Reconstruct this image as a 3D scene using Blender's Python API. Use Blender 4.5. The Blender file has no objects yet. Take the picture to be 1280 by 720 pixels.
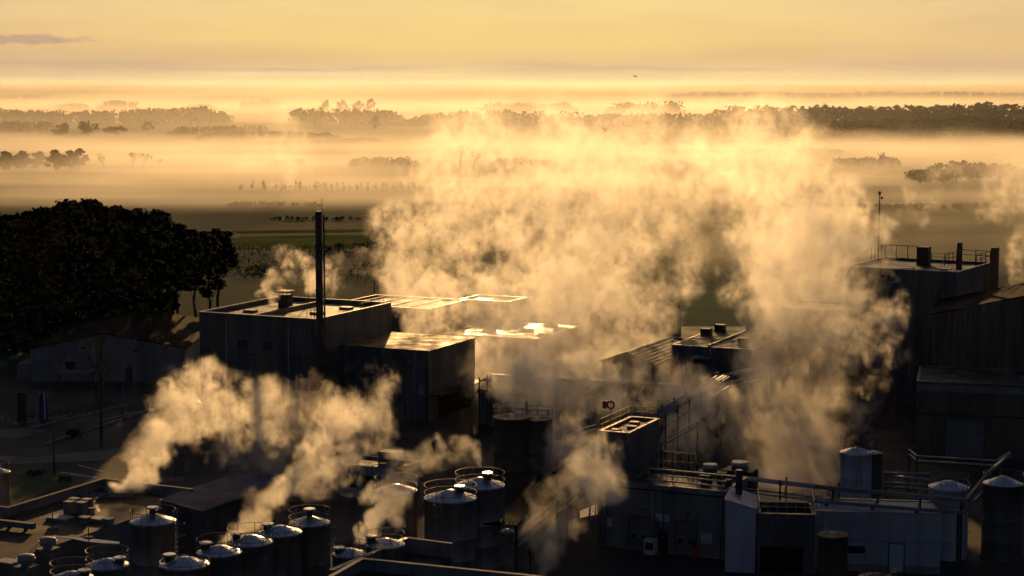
import bpy, math, random
from mathutils import Vector, Matrix
R = math.radians
scene = bpy.context.scene
C = scene.collection
rng = random.Random(7)

# ------------------------------------------------------------------ camera
F = 2300.0                      # focal length in photo pixels (1280 wide)
H = 45.0                        # drone height
P = math.atan(260 / F)
FW = Vector((0, math.cos(P), -math.sin(P))); UP = Vector((0, math.sin(P), math.cos(P))); RT = Vector((1, 0, 0))
def ray(px, py): return FW + RT * ((px - 640) / F) - UP * ((py - 360) / F)
def at(px, py, Y):              # point on the sight line of a photo pixel at distance Y
    r = ray(px, py); return Vector((0, 0, H)) + r * (Y / r.y)
def gz(px, py, z=0.0):          # point at height z
    r = ray(px, py); return Vector((0, 0, H)) + r * ((z - H) / r.z)
cam = bpy.data.objects.new('camera', bpy.data.cameras.new('camera')); C.objects.link(cam)
cam.location = (0, 0, H); cam.rotation_euler = (math.pi / 2 - P, 0, 0)
cam.data.lens = F / 1280 * 36; cam.data.clip_end = 60000; cam.data.clip_start = 1
scene.camera = cam
vs = scene.view_settings
scene.display_settings.display_device = 'sRGB'
vs.view_transform = 'Standard'; vs.look = 'None'; vs.exposure = -0.35; vs.gamma = 1
scene.render.engine = 'CYCLES'
cy = scene.cycles
cy.use_denoising = True
cy.max_bounces = 8; cy.diffuse_bounces = 2; cy.glossy_bounces = 2; cy.volume_bounces = 4; cy.transmission_bounces = 2; cy.transparent_max_bounces = 8
cy.use_adaptive_sampling = True; cy.adaptive_threshold = 0.05; cy.adaptive_min_samples = 12
cy.sample_clamp_indirect = 6
cy.volume_max_steps = 512

# ------------------------------------------------------------------ sky and sun
SE, SA = 9.6, -0.4               # sun elevation, azimuth (deg, right of straight ahead)
W = bpy.data.worlds.new('World'); scene.world = W; W.use_nodes = True
class NT:
    """small node-tree writer"""
    def __init__(s, nt): s.nt = nt; s.N = nt.nodes.new; s.L = nt.links.new
    def put(s, sock, v):
        if isinstance(v, bpy.types.NodeSocket): s.L(v, sock)
        elif v is not None: sock.default_value = v
    def m(s, op, a, b=None, c=None, clamp=False):
        n = s.N('ShaderNodeMath'); n.operation = op; n.use_clamp = clamp
        for i, x in enumerate((a, b, c)): s.put(n.inputs[i], x)
        return n.outputs[0]
    def vm(s, op, a, b=None, scale=None, out=0):
        n = s.N('ShaderNodeVectorMath'); n.operation = op
        s.put(n.inputs[0], a)
        if b is not None: s.put(n.inputs[1], b)
        if scale is not None: s.put(n.inputs['Scale'], scale)
        return n.outputs[out]
    def noise(s, vec, scale, detail=3, rough=.5, lac=2.0, dist=0, out=0):
        n = s.N('ShaderNodeTexNoise')
        if vec is not None: s.L(vec, n.inputs['Vector'])
        n.inputs['Scale'].default_value = scale; n.inputs['Detail'].default_value = detail
        n.inputs['Roughness'].default_value = rough; n.inputs['Lacunarity'].default_value = lac; n.inputs['Distortion'].default_value = dist
        return n.outputs[out]
    def ss(s, v, a, b, lo=0.0, hi=1.0, kind='SMOOTHSTEP'):
        n = s.N('ShaderNodeMapRange'); n.interpolation_type = kind; n.clamp = True
        s.put(n.inputs[0], v)
        for i, x in enumerate((a, b, lo, hi)): s.put(n.inputs[i + 1], x)
        return n.outputs[0]
    def mix(s, f, a, b, blend='MIX'):
        n = s.N('ShaderNodeMix'); n.data_type = 'RGBA'; n.blend_type = blend
        s.put(n.inputs[0], f)
        for i, x in ((6, a), (7, b)): s.put(n.inputs[i], (*x, 1) if isinstance(x, tuple) and len(x) == 3 else x)
        return n.outputs[2]
    def ramp(s, v, stops):
        n = s.N('ShaderNodeValToRGB'); s.L(v, n.inputs[0]); e = n.color_ramp.elements
        while len(e) < len(stops): e.new(.5)
        for i, (p, c) in enumerate(stops): e[i].position = p; e[i].color = (*c, 1)
        return n.outputs[0]
    def xyz(s, v):
        n = s.N('ShaderNodeSeparateXYZ'); s.L(v, n.inputs[0]); return n.outputs
    def comb(s, x, y, z):
        n = s.N('ShaderNodeCombineXYZ')
        for i, q in enumerate((x, y, z)): s.put(n.inputs[i], q)
        return n.outputs[0]

w = NT(W.node_tree); bg = W.node_tree.nodes['Background']
sky = w.N('ShaderNodeTexSky'); sky.sky_type = 'NISHITA'; sky.sun_disc = False
sky.sun_elevation = R(SE); sky.sun_rotation = R(SA); sky.dust_density = 2.0; sky.air_density = 1.0; sky.ozone_density = 1.5
SKY = 0.05
tc = w.N('ShaderNodeTexCoord').outputs['Generated']
x, y, z = w.xyz(tc)
azi = w.m('ARCTAN2', x, y)
# low golden morning glow towards the sun, thin cloud bars above the horizon
elev = w.ss(z, -0.002, 0.056, kind='LINEAR')
glow = w.ramp(elev, [(0.0, (.92, .68, .36)), (.12, (.86, .60, .28)), (.26, (.84, .56, .22)), (.42, (.97, .67, .21)), (1.0, (.97, .73, .33))])
side = w.ramp(elev, [(0.0, (.90, .66, .38)), (.12, (.72, .48, .27)), (.26, (.74, .47, .23)), (.42, (.85, .56, .24)), (1.0, (.74, .54, .32))])
off = w.m('ABSOLUTE', w.m('SUBTRACT', azi, R(-1.0)))
gold = w.mix(w.ss(off, 0.04, 0.30), glow, side)
cv = w.comb(w.m('MULTIPLY', azi, 9), w.m('MULTIPLY', z, 170), 0.0)
cn = w.noise(cv, 1.0, 5, .55)
band = w.m('MULTIPLY', w.ss(z, .0035, .0055), w.ss(z, .0125, .0085))
bars = w.m('MULTIPLY', w.ss(cn, .40, .58), band)
cn2 = w.noise(w.comb(w.m('MULTIPLY', azi, 5), w.m('MULTIPLY', z, 330), 4.2), 1.0, 4, .5)
bars2 = w.m('MULTIPLY', w.ss(cn2, .5, .66), w.m('MULTIPLY', w.ss(z, -.002, .001), w.ss(z, .006, .003)))
gold = w.mix(w.m('MULTIPLY', bars, w.ss(off, .0, .12, .45, .85)), gold, (.60, .385, .27))
gold = w.mix(w.m('MULTIPLY', bars2, .55), gold, (1.0, .79, .47))
# one mauve cloud low on the left
cx = w.m('DIVIDE', w.m('SUBTRACT', azi, -.262), .046); cz = w.m('DIVIDE', w.m('SUBTRACT', z, .0205), .0052)
cz = w.m('MULTIPLY', cz, w.ss(cz, -.5, .2, 1.9, 1.0))
cr = w.m('SQRT', w.m('ADD', w.m('MULTIPLY', cx, cx), w.m('MULTIPLY', cz, cz)))
cn3 = w.noise(w.comb(w.m('MULTIPLY', azi, 70), w.m('MULTIPLY', z, 260), 1.0), 1.0, 5, .55)
cl = w.ss(w.m('SUBTRACT', w.m('SUBTRACT', 1.0, cr), w.m('MULTIPLY', w.m('SUBTRACT', cn3, .5), -2.6)), 0.05, .75)
gold = w.mix(w.m('MULTIPLY', cl, .8), gold, (.40, .245, .22))
hz = w.noise(w.comb(w.m('MULTIPLY', azi, 6), w.m('MULTIPLY', z, 40), 8.0), 1.0, 4, .5)
gold = w.mix(.34, gold, w.mix(w.ss(hz, .35, .65), (.74, .50, .26), (1.0, .70, .30)))
nish = w.vm('SCALE', sky.outputs[0], scale=SKY)
nish = w.vm('MULTIPLY', nish, (.54, .56, .72))
# golden part only low and in front; the rest of the dome is the plain sky
wgt = w.m('MULTIPLY', w.ss(off, .42, .95, 1.0, 0.0), w.ss(z, .07, .42, 1.0, 0.0))
gold = w.vm('MULTIPLY', gold, (1.26, 1.26, 1.27))
col = w.mix(wgt, nish, gold)
w.L(col, bg.inputs[0]); bg.inputs[1].default_value = 1.0

sd = bpy.data.lights.new('sun', 'SUN'); sd.energy = 3.5; sd.color = (1, .56, .20); sd.angle = R(.6)
so = bpy.data.objects.new('sun', sd); C.objects.link(so); so.location = (0, 0, 300)
so.rotation_euler = (R(-90 + SE), 0, R(-SA))

# ------------------------------------------------------------------ mesh writer
class MB:
    def __init__(s): s.v = []; s.f = []; s.s = []
    def face(s, pts, smooth=False):
        b = len(s.v); s.v += [tuple(p) for p in pts]; s.f.append(tuple(range(b, b + len(pts)))); s.s.append(smooth)
    def box(s, x0, x1, y0, y1, z0, z1):
        b = len(s.v); s.v += [(x, y, z) for z in (z0, z1) for y in (y0, y1) for x in (x0, x1)]
        for q in ((0, 2, 3, 1), (4, 5, 7, 6), (0, 1, 5, 4), (1, 3, 7, 5), (3, 2, 6, 7), (2, 0, 4, 6)):
            s.f.append(tuple(b + i for i in q)); s.s.append(False)
        return s
    def bar(s, a, b, wd, ht=None):
        a = Vector(a); b = Vector(b); d = (b - a).normalized(); ht = ht or wd
        u = d.cross(Vector((0, 0, 1))); u = u.normalized() if u.length > .01 else Vector((1, 0, 0)); t = u.cross(d)
        i = len(s.v)
        for p in (a, b):
            for su, st in ((-1, -1), (1, -1), (1, 1), (-1, 1)): s.v.append(tuple(p + u * su * wd / 2 + t * st * ht / 2))
        for q in ((0, 1, 2, 3), (7, 6, 5, 4), (0, 4, 5, 1), (1, 5, 6, 2), (2, 6, 7, 3), (3, 7, 4, 0)):
            s.f.append(tuple(i + k for k in q)); s.s.append(False)
        return s
    def cyl(s, a, b, r0, r1=None, n=24, cap=True, smooth=True):
        a = Vector(a); b = Vector(b); r1 = r0 if r1 is None else r1; d = (b - a).normalized()
        u = d.cross(Vector((0, 0, 1))); u = u.normalized() if u.length > .01 else Vector((1, 0, 0)); t = u.cross(d) * -1
        i = len(s.v)
        for p, r in ((a, r0), (b, r1)):
            for k in range(n):
                g = 2 * math.pi * k / n; s.v.append(tuple(p + (u * math.cos(g) + t * math.sin(g)) * r))
        for k in range(n):
            k2 = (k + 1) % n; s.f.append((i + k, i + k2, i + n + k2, i + n + k)); s.s.append(smooth)
        if cap:
            s.f.append(tuple(i + k for k in range(n - 1, -1, -1))); s.s.append(False)
            s.f.append(tuple(i + n + k for k in range(n))); s.s.append(False)
        return s
    def tube(s, pts, r, n=6):
        for a, b in zip(pts[:-1], pts[1:]): s.cyl(a, b, r, r, n)
        return s
    def ring(s, c, RR, r, seg=48, n=5):
        i = len(s.v); c = Vector(c)
        for k in range(seg):
            g = 2 * math.pi * k / seg
            for j in range(n):
                h = 2 * math.pi * j / n; q = RR + r * math.cos(h)
                s.v.append((c.x + q * math.cos(g), c.y + q * math.sin(g), c.z + r * math.sin(h)))
        for k in range(seg):
            for j in range(n):
                k2 = (k + 1) % seg; j2 = (j + 1) % n
                s.f.append((i + k * n + j, i + k2 * n + j, i + k2 * n + j2, i + k * n + j2)); s.s.append(True)
        return s
    def lathe(s, prof, n=32, c=(0, 0)):
        i = len(s.v)
        for r, zz in prof:
            for k in range(n):
                g = 2 * math.pi * k / n; s.v.append((c[0] + r * math.cos(g), c[1] + r * math.sin(g), zz))
        for q in range(len(prof) - 1):
            for k in range(n):
                k2 = (k + 1) % n; s.f.append((i + q * n + k, i + q * n + k2, i + (q + 1) * n + k2, i + (q + 1) * n + k)); s.s.append(True)
        return s
    def build(s, name, m, parent=None, label=None):
        me = bpy.data.meshes.new(name); me.from_pydata(s.v, [], s.f); me.polygons.foreach_set('use_smooth', s.s)
        me.materials.append(m); me.update()
        o = bpy.data.objects.new(name, me); C.objects.link(o)
        if parent is not None: o.parent = parent
        if label: o['label'] = label
        return o
def tag(o, label=None, cat=None, group=None, kind=None):
    if label: o['label'] = label
    if cat: o['category'] = cat
    if group: o['group'] = group
    if kind: o['kind'] = kind
    return o
def thing(name, label, cat, loc=(0, 0, 0), rot=0.0, group=None):
    o = bpy.data.objects.new(name, None); C.objects.link(o); o.location = loc; o.rotation_euler = (0, 0, R(rot)); o.empty_display_size = .5
    return tag(o, label, cat, group)
def dup(root, loc, rot=None, label=None, scale=None):
    r = root.copy(); C.objects.link(r); r.location = loc
    if rot is not None: r.rotation_euler = (0, 0, rot)
    if scale is not None: r.scale = (scale,) * 3
    if label: r['label'] = label
    for ch in list(root.children):
        c = ch.copy(); C.objects.link(c); c.parent = r
        for g in ch.children:
            d = g.copy(); C.objects.link(d); d.parent = c
    return r

# ------------------------------------------------------------------ materials
def mat(name, c1, c2=None, scale=1.0, rough=.8, metal=0.0, stretch=(1, 1, 1), ribs=None, bump=0.0, rvar=0.0, spec=.5, detail=5, sharp=(.35, .65)):
    m = bpy.data.materials.new(name); m.use_nodes = True; t = NT(m.node_tree); b = m.node_tree.nodes['Principled BSDF']
    co = t.N('ShaderNodeTexCoord').outputs['Object']
    v = t.vm('MULTIPLY', co, Vector(stretch))
    n = t.noise(v, scale, detail, .6)
    b.inputs['Base Color'].default_value = (*c1, 1)
    if c2: t.L(t.mix(t.ss(n, *sharp), c1, c2), b.inputs['Base Color'])
    b.inputs['Roughness'].default_value = rough
    if rvar: t.L(t.ss(n, .3, .7, max(.02, rough - rvar), min(1, rough + rvar)), b.inputs['Roughness'])
    b.inputs['Metallic'].default_value = metal; b.inputs['Specular IOR Level'].default_value = spec
    hgt = None
    if ribs:
        ax, fr, amp = ribs; q = t.xyz(co)['XYZ'.index(ax)]
        hgt = t.m('MULTIPLY', t.ss(t.m('PINGPONG', t.m('MULTIPLY', q, fr), .5), .15, .35), amp)
    if bump:
        bn = t.m('MULTIPLY', n, bump); hgt = t.m('ADD', hgt, bn) if hgt is not None else bn
    if hgt is not None:
        bp = t.N('ShaderNodeBump'); bp.inputs['Strength'].default_value = 1; bp.inputs['Distance'].default_value = 1
        t.L(hgt, bp.inputs['Height']); t.L(bp.outputs[0], b.inputs['Normal'])
    return m
M = dict(
    cladding=mat('dark_cladding', (.10, .11, .13), (.055, .06, .075), .5, .6, ribs=('X', 2.0, .03), stretch=(1, 1, .15)),
    cladding_y=mat('dark_cladding_side', (.11, .12, .14), (.06, .065, .08), .5, .6, ribs=('Y', 2.0, .03), stretch=(1, 1, .15)),
    brown=mat('brown_cladding', (.12, .095, .07), (.07, .055, .045), .4, .65, ribs=('X', 1.5, .03), stretch=(1, 1, .2)),
    pale=mat('pale_cladding', (.38, .39, .45), (.28, .29, .34), .6, .6, ribs=('X', 2.5, .02), stretch=(1, 1, .15)),
    grey=mat('grey_render', (.20, .21, .23), (.13, .135, .15), .5, .75, stretch=(1, 1, .2), bump=.02),
    white=mat('white_panel', (.52, .54, .62), (.40, .42, .50), .5, .55, stretch=(1, 1, .2)),
    membrane=mat('roof_membrane', (.055, .045, .038), (.025, .02, .018), .25, .55, rvar=.25, bump=.05),
    brownroof=mat('brown_felt_roof', (.060, .034, .022), (.020, .015, .013), .12, .7, rvar=.2, bump=.04, sharp=(.45, .6)),
    metalroof=mat('sheet_metal_roof', (.11, .095, .09), (.055, .048, .046), .4, .6, metal=.2, ribs=('X', 1.6, .06), rvar=.12),
    ribroof=mat('ribbed_pale_roof', (.36, .31, .30), (.24, .20, .20), .5, .5, metal=.1),
    darkmetalroof=mat('dark_sheet_roof', (.05, .05, .05), (.03, .03, .033), .5, .75, metal=0, ribs=('X', 1.2, .05), rvar=.1),
    coping=mat('coping_metal', (.30, .285, .27), (.2, .19, .18), .6, .42, metal=.7, rvar=.08),
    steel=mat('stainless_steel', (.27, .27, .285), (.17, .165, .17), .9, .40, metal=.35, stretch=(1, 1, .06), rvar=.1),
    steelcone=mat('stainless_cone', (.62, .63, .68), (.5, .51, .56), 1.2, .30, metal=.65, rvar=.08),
    white_tank=mat('white_painted_tank', (.66, .66, .74), (.5, .5, .57), .7, .5, stretch=(1, 1, .08)),
    dull_tank=mat('dull_tank', (.13, .12, .12), (.08, .075, .075), .7, .55, metal=.2, stretch=(1, 1, .08)),
    green_tank=mat('olive_tank', (.075, .08, .04), (.04, .045, .025), .6, .55, stretch=(1, 1, .1)),
    galv=mat('galvanised_steel', (.42, .42, .43), (.3, .3, .31), 4, .4, metal=.8),
    rail=mat('weathered_rail', (.22, .21, .21), (.13, .125, .125), 3, .5, metal=.4),
    dark=mat('dark_steel', (.035, .032, .032), (.02, .018, .02), 2, .5, metal=.3),
    rust=mat('dark_brown_steel', (.10, .050, .036), (.05, .028, .022), 1.2, .6, metal=.2, stretch=(1, 1, .1)),
    black=mat('black_opening', (.012, .012, .013), None, 1, .9, spec=.05),
    door=mat('door_panel', (.14, .145, .16), (.11, .115, .13), .8, .6, ribs=('Z', 2.0, .02)),
    glass=mat('dark_glass', (.02, .022, .026), (.03, .03, .035), 1, .12),
    concrete=mat('concrete', (.25, .23, .21), (.15, .14, .13), .6, .8, bump=.02),
    asphalt=mat('asphalt', (.040, .036, .036), (.022, .020, .021), .09, .88, rvar=.1, bump=.02),
    paving=mat('pale_paving', (.17, .15, .14), (.10, .09, .085), .3, .8, bump=.02),
    paint=mat('road_paint', (.55, .52, .5), (.3, .29, .28), .8, .6),
    red=mat('red_paint', (.45, .02, .02), (.3, .015, .015), 2, .5),
    blue=mat('blue_panel', (.02, .03, .17), (.015, .02, .12), 1, .5),
    bark=mat('bark', (.055, .038, .028), (.025, .018, .014), 1.5, .9),
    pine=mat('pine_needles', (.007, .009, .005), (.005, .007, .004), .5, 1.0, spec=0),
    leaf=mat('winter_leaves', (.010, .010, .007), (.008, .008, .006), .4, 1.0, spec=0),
    wood=mat('far_woods', (.030, .046, .040), (.024, .030, .026), .03, .9, spec=0),  # blue-green tint puts the teal of scattered haze light into the colour
    lawn=mat('lawn_grass', (.006, .078, .006), (.005, .042, .005), 1.2, .9, bump=.06),
    meadow=mat('pale_meadow', (.17, .20, .055), (.085, .12, .03), .06, 1.0, spec=0, stretch=(.4, 1, 1)),
    vines=mat('vine_rows', (.05, .05, .025), (.03, .032, .018), .3, .9),
    water=mat('wet_puddle', (.02, .018, .018), None, .5, .06),
    cover=mat('wrapped_cover', (.30, .29, .27), (.2, .19, .18), 1, .45),
    bird=mat('bird_feathers', (.03, .027, .025), None, 1, .8),
)
gm = bpy.data.materials.new('fields'); gm.use_nodes = True
t = NT(gm.node_tree); b = gm.node_tree.nodes['Principled BSDF']
co = t.N('ShaderNodeTexCoord').outputs['Object']
vo = t.N('ShaderNodeTexVoronoi'); vo.inputs['Scale'].default_value = .0042; vo.inputs['Randomness'].default_value = .9
rot = t.N('ShaderNodeVectorRotate'); rot.inputs['Angle'].default_value = .35; t.L(co, rot.inputs['Vector'])
t.L(t.vm('MULTIPLY', rot.outputs[0], Vector((.55, 1, 1))), vo.inputs['Vector'])
cell = t.xyz(vo.outputs['Color'])[0]
fc = t.ramp(cell, [(0, (.020, .085, .058)), (.35, (.04, .14, .075)), (.6, (.065, .20, .09)), (.8, (.06, .085, .058)), (1, (.024, .09, .062))])
n1 = t.noise(co, .02, 6, .65); n2 = t.noise(t.vm('MULTIPLY', rot.outputs[0], Vector((.02, .9, 1))), .5, 3)
fc = t.mix(t.ss(n1, .35, .7), fc, (.03, .075, .05)); fc = t.mix(t.m('MULTIPLY', t.ss(n2, .45, .6), .35), fc, (.02, .045, .03))
t.L(fc, b.inputs['Base Color']); b.inputs['Roughness'].default_value = 1; b.inputs['Specular IOR Level'].default_value = .012
M['fields'] = gm

def volmat(name, dens, g=.5, colr=(1, 1, 1), step=1.0):
    m = bpy.data.materials.new(name); m.use_nodes = True; n = m.node_tree; n.nodes.clear()
    o = n.nodes.new('ShaderNodeOutputMaterial'); v = n.nodes.new('ShaderNodeVolumePrincipled')
    v.inputs['Color'].default_value = (*colr, 1); v.inputs['Density'].default_value = dens; v.inputs['Anisotropy'].default_value = g
    n.links.new(v.outputs[0], o.inputs['Volume']); m.cycles.volume_step_rate = step
    return m

# ------------------------------------------------------------------ the ground
g = MB(); g.face([(-12000, -60, 0), (12000, -60, 0), (12000, 24000, 0), (-12000, 24000, 0)])
tag(g.build('ground', M['fields']), kind='structure')
def sheet(name, pts, m, z, kind='structure'):
    b = MB(); b.face([(p[0], p[1], z) for p in pts]); return tag(b.build(name, m), kind=kind)
EA = -25.0
E1 = Vector((math.cos(R(EA)), math.sin(R(EA)), 0)); E2 = Vector((-math.sin(R(EA)), math.cos(R(EA)), 0))
def grid(o, a, b): return Vector((o[0], o[1], 0)) + E1 * a + E2 * b
sheet('yard', [(-115, 60), (90, 60), (125, 335), (-5, 335), (-40, 292), (-115, 283)], M['asphalt'], .02)

# ------------------------------------------------------------------ buildings
def L2W(loc, rot, p):
    c, s = math.cos(R(rot)), math.sin(R(rot)); return Vector((loc[0] + c * p[0] - s * p[1], loc[1] + s * p[0] + c * p[1], loc[2] + p[2]))
def W2L(root, p):
    a = -root.rotation_euler.z; c, s = math.cos(a), math.sin(a); d = Vector(p) - root.location
    return Vector((c * d.x - s * d.y, s * d.x + c * d.y, d.z))
def flat_hall(name, label, fr, w_, d_, h, wall, deck, par=.45, rot=EA, z0=0.0, front_left=False, cop='coping', cat='building'):
    """flat-roofed block; fr = its front right (or front left) corner; local x along the front, y to the back"""
    root = thing(name, label, cat, (fr[0], fr[1], z0), rot)
    x0, x1 = (0, w_) if front_left else (-w_, 0)
    hh = h - z0; b = MB(); b.box(x0, x1, 0, d_, 0, hh - par)
    if par > 0:
        tk = .22
        b.box(x0, x1, 0, tk, hh - par, hh - .06); b.box(x0, x1, d_ - tk, d_, hh - par, hh - .06)
        b.box(x0, x0 + tk, tk, d_ - tk, hh - par, hh - .06); b.box(x1 - tk, x1, tk, d_ - tk, hh - par, hh - .06)
    b.build('wall', wall, root)
    r = MB(); e = .22 if par > 0 else -.15; zz = hh - par + .02
    if par > 0: r.face([(x0 + e, e, zz), (x1 - e, e, zz), (x1 - e, d_ - e, zz), (x0 + e, d_ - e, zz)])
    else: r.box(x0 + e, x1 - e, e, d_ - e, hh, hh + .15)
    r.build('roof', deck, root)
    if par > 0:
        k = MB(); o_ = .05; i_ = .28
        k.box(x0 - o_, x1 + o_, -o_, i_, hh - .06, hh); k.box(x0 - o_, x1 + o_, d_ - i_, d_ + o_, hh - .06, hh)
        k.box(x0 - o_, x0 + i_, i_, d_ - i_, hh - .06, hh); k.box(x1 - i_, x1 + o_, i_, d_ - i_, hh - .06, hh)
        k.build('coping', M[cop], root)
    return root
def gable_hall(name, label, fl, w_, d_, he, hr, wall, roofm, rot=EA, ridge_along='y', rx=.5, cat='building', over=.25, th=.18):
    """gabled hall, local origin at the front left corner; ridge runs front to back ('y') or along the front ('x')"""
    root = thing(name, label, cat, (fl[0], fl[1], 0), rot)
    b = MB()
    if ridge_along == 'y':
        A = [(0, 0), (w_, 0), (w_, he), (w_ * rx, hr), (0, he)]
        b.face([(x, 0, z) for x, z in A]); b.face([(x, d_, z) for x, z in reversed(A)])
        b.face([(0, d_, 0), (0, 0, 0), (0, 0, he), (0, d_, he)]); b.face([(w_, 0, 0), (w_, d_, 0), (w_, d_, he), (w_, 0, he)])
    else:
        A = [(0, 0), (d_, 0), (d_, he), (d_ * rx, hr), (0, he)]
        b.face([(0, y, z) for y, z in reversed(A)]); b.face([(w_, y, z) for y, z in A])
        b.face([(0, 0, 0), (w_, 0, 0), (w_, 0, he), (0, 0, he)]); b.face([(w_, d_, 0), (0, d_, 0), (0, d_, he), (w_, d_, he)])
    b.build('wall', wall, root)
    r = MB()
    def slab(p, q, u0, u1):     # p,q eave and ridge in (across, z); u0..u1 along
        pts = []
        for dz in (.02, th):
            for (a_, z_) in (p, q):
                for u in (u0, u1): pts.append((a_, u, z_ + dz) if ridge_along == 'y' else (u, a_, z_ + dz))
        i = len(r.v); r.v += pts
        for f in ((0, 1, 3, 2), (4, 6, 7, 5), (0, 4, 5, 1), (2, 3, 7, 6), (0, 2, 6, 4), (1, 5, 7, 3)): r.f.append(tuple(i + k for k in f)); r.s.append(False)
    span, run = (w_, d_) if ridge_along == 'y' else (d_, w_)
    sl1 = (hr - he) / (span * rx); sl2 = (hr - he) / (span * (1 - rx))
    slab((-over, he - over * sl1), (span * rx, hr), -over, run + over)
    slab((span + over, he - over * sl2), (span * rx, hr), -over, run + over)
    r.build('roof', roofm, root)
    return root
def opening(root, name, x0, x1, z0, z1, m, y=0.0, proud=.03, frame=None, label=None):
    """a door, window or sign on a front wall at local y"""
    o = MB().box(x0, x1, y - proud, y - .004, z0, z1).build(name, m, root, label)
    if frame:
        f = MB(); wd = .09; yy = (y - proud - .03, y - .004)
        f.box(x0 - wd, x0 - .002, *yy, z0, z1 + wd); f.box(x1 + .002, x1 + wd, *yy, z0, z1 + wd); f.box(x0 - .002, x1 + .002, *yy, z1 + .002, z1 + wd)
        f.build('frame', frame, o)
    return o
def rail(b, pts, h=1.1, post=1.5, r=.025, closed=False, rows=(1.0, .5)):
    """guard rail along points"""
    P_ = [Vector(p) for p in pts]
    if closed: P_.append(P_[0])
    for a, c in zip(P_[:-1], P_[1:]):
        n = max(1, round((c - a).length / post))
        for k in range(n + 1):
            q = a.lerp(c, k / n); b.bar(q, q + Vector((0, 0, h)), r * 2)
        for f in rows: b.bar(a + Vector((0, 0, h * f)), c + Vector((0, 0, h * f)), r * 2)

# --- the tall dark block on the left with the hall attached to it
tb = flat_hall('factory_block', 'tall dark flat roofed block behind the slim chimney with a steaming vent on its roof', (-25.6, 239.8), 18.6, 20.2, 13.8, M['cladding'], M['membrane'], par=.6)
k = MB(); k.box(-10.6, -10.3, .3, 19.9, 13.2, 13.72); k.build('parapet_divider', M['coping'], tb)
v = MB(); v.box(-13.6, -12.1, 12.0, 13.5, 13.225, 15.1); vent = v.build('vent_stack', M['dark'], tb)
MB().box(-13.9, -11.8, 11.7, 13.8, 15.5, 15.62).build('vent_cap', M['dark'], vent)
v = MB()
for sx in (-13.5, -12.2):
    for sy in (12.1, 13.4): v.bar((sx, sy, 15.1), (sx, sy, 15.5), .1)
v.build('vent_leg', M['dark'], vent)
for (hx, hy) in ((-6.0, 8.0), (-15.5, 6.0), (-5.2, 14.5)): MB().box(hx, hx + 1.7, hy, hy + 1.2, 13.225, 13.5).build('roof_hatch', M['coping'], tb)
v = MB()
for i in range(7): v.bar((-2.9 + .35 * (i % 4), 2.2 + i * .45, 13.2), (-2.9 + .35 * (i % 4), 2.2 + i * .45, 14.5 + .2 * (i % 3)), .06)
v.build('roof_rods', M['dark'], tb)
v = MB(); v.bar((-11.6, 17.0, 13.2), (-11.6, 17.0, 18.6), .1); v.bar((-11.6, 17.0, 18.55), (-12.3, 17.0, 18.7), .12); v.build('roof_lamp_mast', M['dark'], tb)
rail_b = MB(); rail(rail_b, [(-.3, 12, 13.8), (-.3, 19.8, 13.8)], .7, 1.3, .02, rows=(1.0,)); rail_b.build('guard_rail', M['dark'], tb)

for zz in (4.2, 8.4): MB().box(-18.5, -.1, -.03, -.004, zz, zz + .1).build('panel_joint', M['dark'], tb)
for xx in (-14.2, -4.4): MB().cyl((xx, -.12, 0), (xx, -.12, 13.1), .09, n=8).build('downpipe', M['galv'], tb)
for xx in (-12.5, -8.5): opening(tb, 'wall_vent', xx, xx + 1.6, 9.3, 10.4, M['dark'], frame=M['grey'])
opening(tb, 'roller_door', -11.5, -7.8, .05, 4.0, M['door'], frame=M['grey'])
lh = flat_hall('loading_hall', 'lower dark hall joined to the right of the tall block with a half sunlit roof', (-11, 240), 13.9, 13.9, 9.4, M['cladding'], M['metalroof'], par=0)
opening(lh, 'dock_door', -9.2, -5.6, 0.2, 4.2, M['door'], frame=M['dark'])
opening(lh, 'sign_plate', -1.6, -.7, 3.6, 4.9, M['grey'])
q = MB(); q.box(.02, .06, 2.5, 12.5, .1, 3.2); q.build('loading_bay', M['black'], lh)
q = MB(); q.box(.03, 1.6, .3, 13.6, 3.5, 3.7); q.build('canopy', M['dark'], lh)
q = MB(); q.cyl((-.25, -.14, 0), (-.25, -.14, 9.3), .09, n=8); q.build('downpipe', M['dark'], lh)

# slim steel chimney in front of the block
ch = thing('chimney', 'slim dark steel chimney rising in front of the tall flat roofed block', 'chimney', (*gz(402, 534)[:2], 0))
top = at(402, 264, ch.location.y).z
MB().cyl((-.08, 0, 0), (-.08, 0, top), .49, .46, n=20).build('stack', M['rust'], ch)
MB().cyl((.58, -.05, 0), (.58, -.05, top - .4), .12, n=8).build('side_pipe', M['rust'], ch)
v = MB()
for dx in (-.5, .3, .45): v.bar((dx, 0, top - .3), (dx, 0, top + 1.3 + dx), .035)
v.build('lightning_rod', M['dark'], ch)
v = MB()
for zz in (6, 12, 18, 24): v.ring((-.08, 0, zz), .58, .06, 20)
v.build('band', M['rust'], ch)

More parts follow.
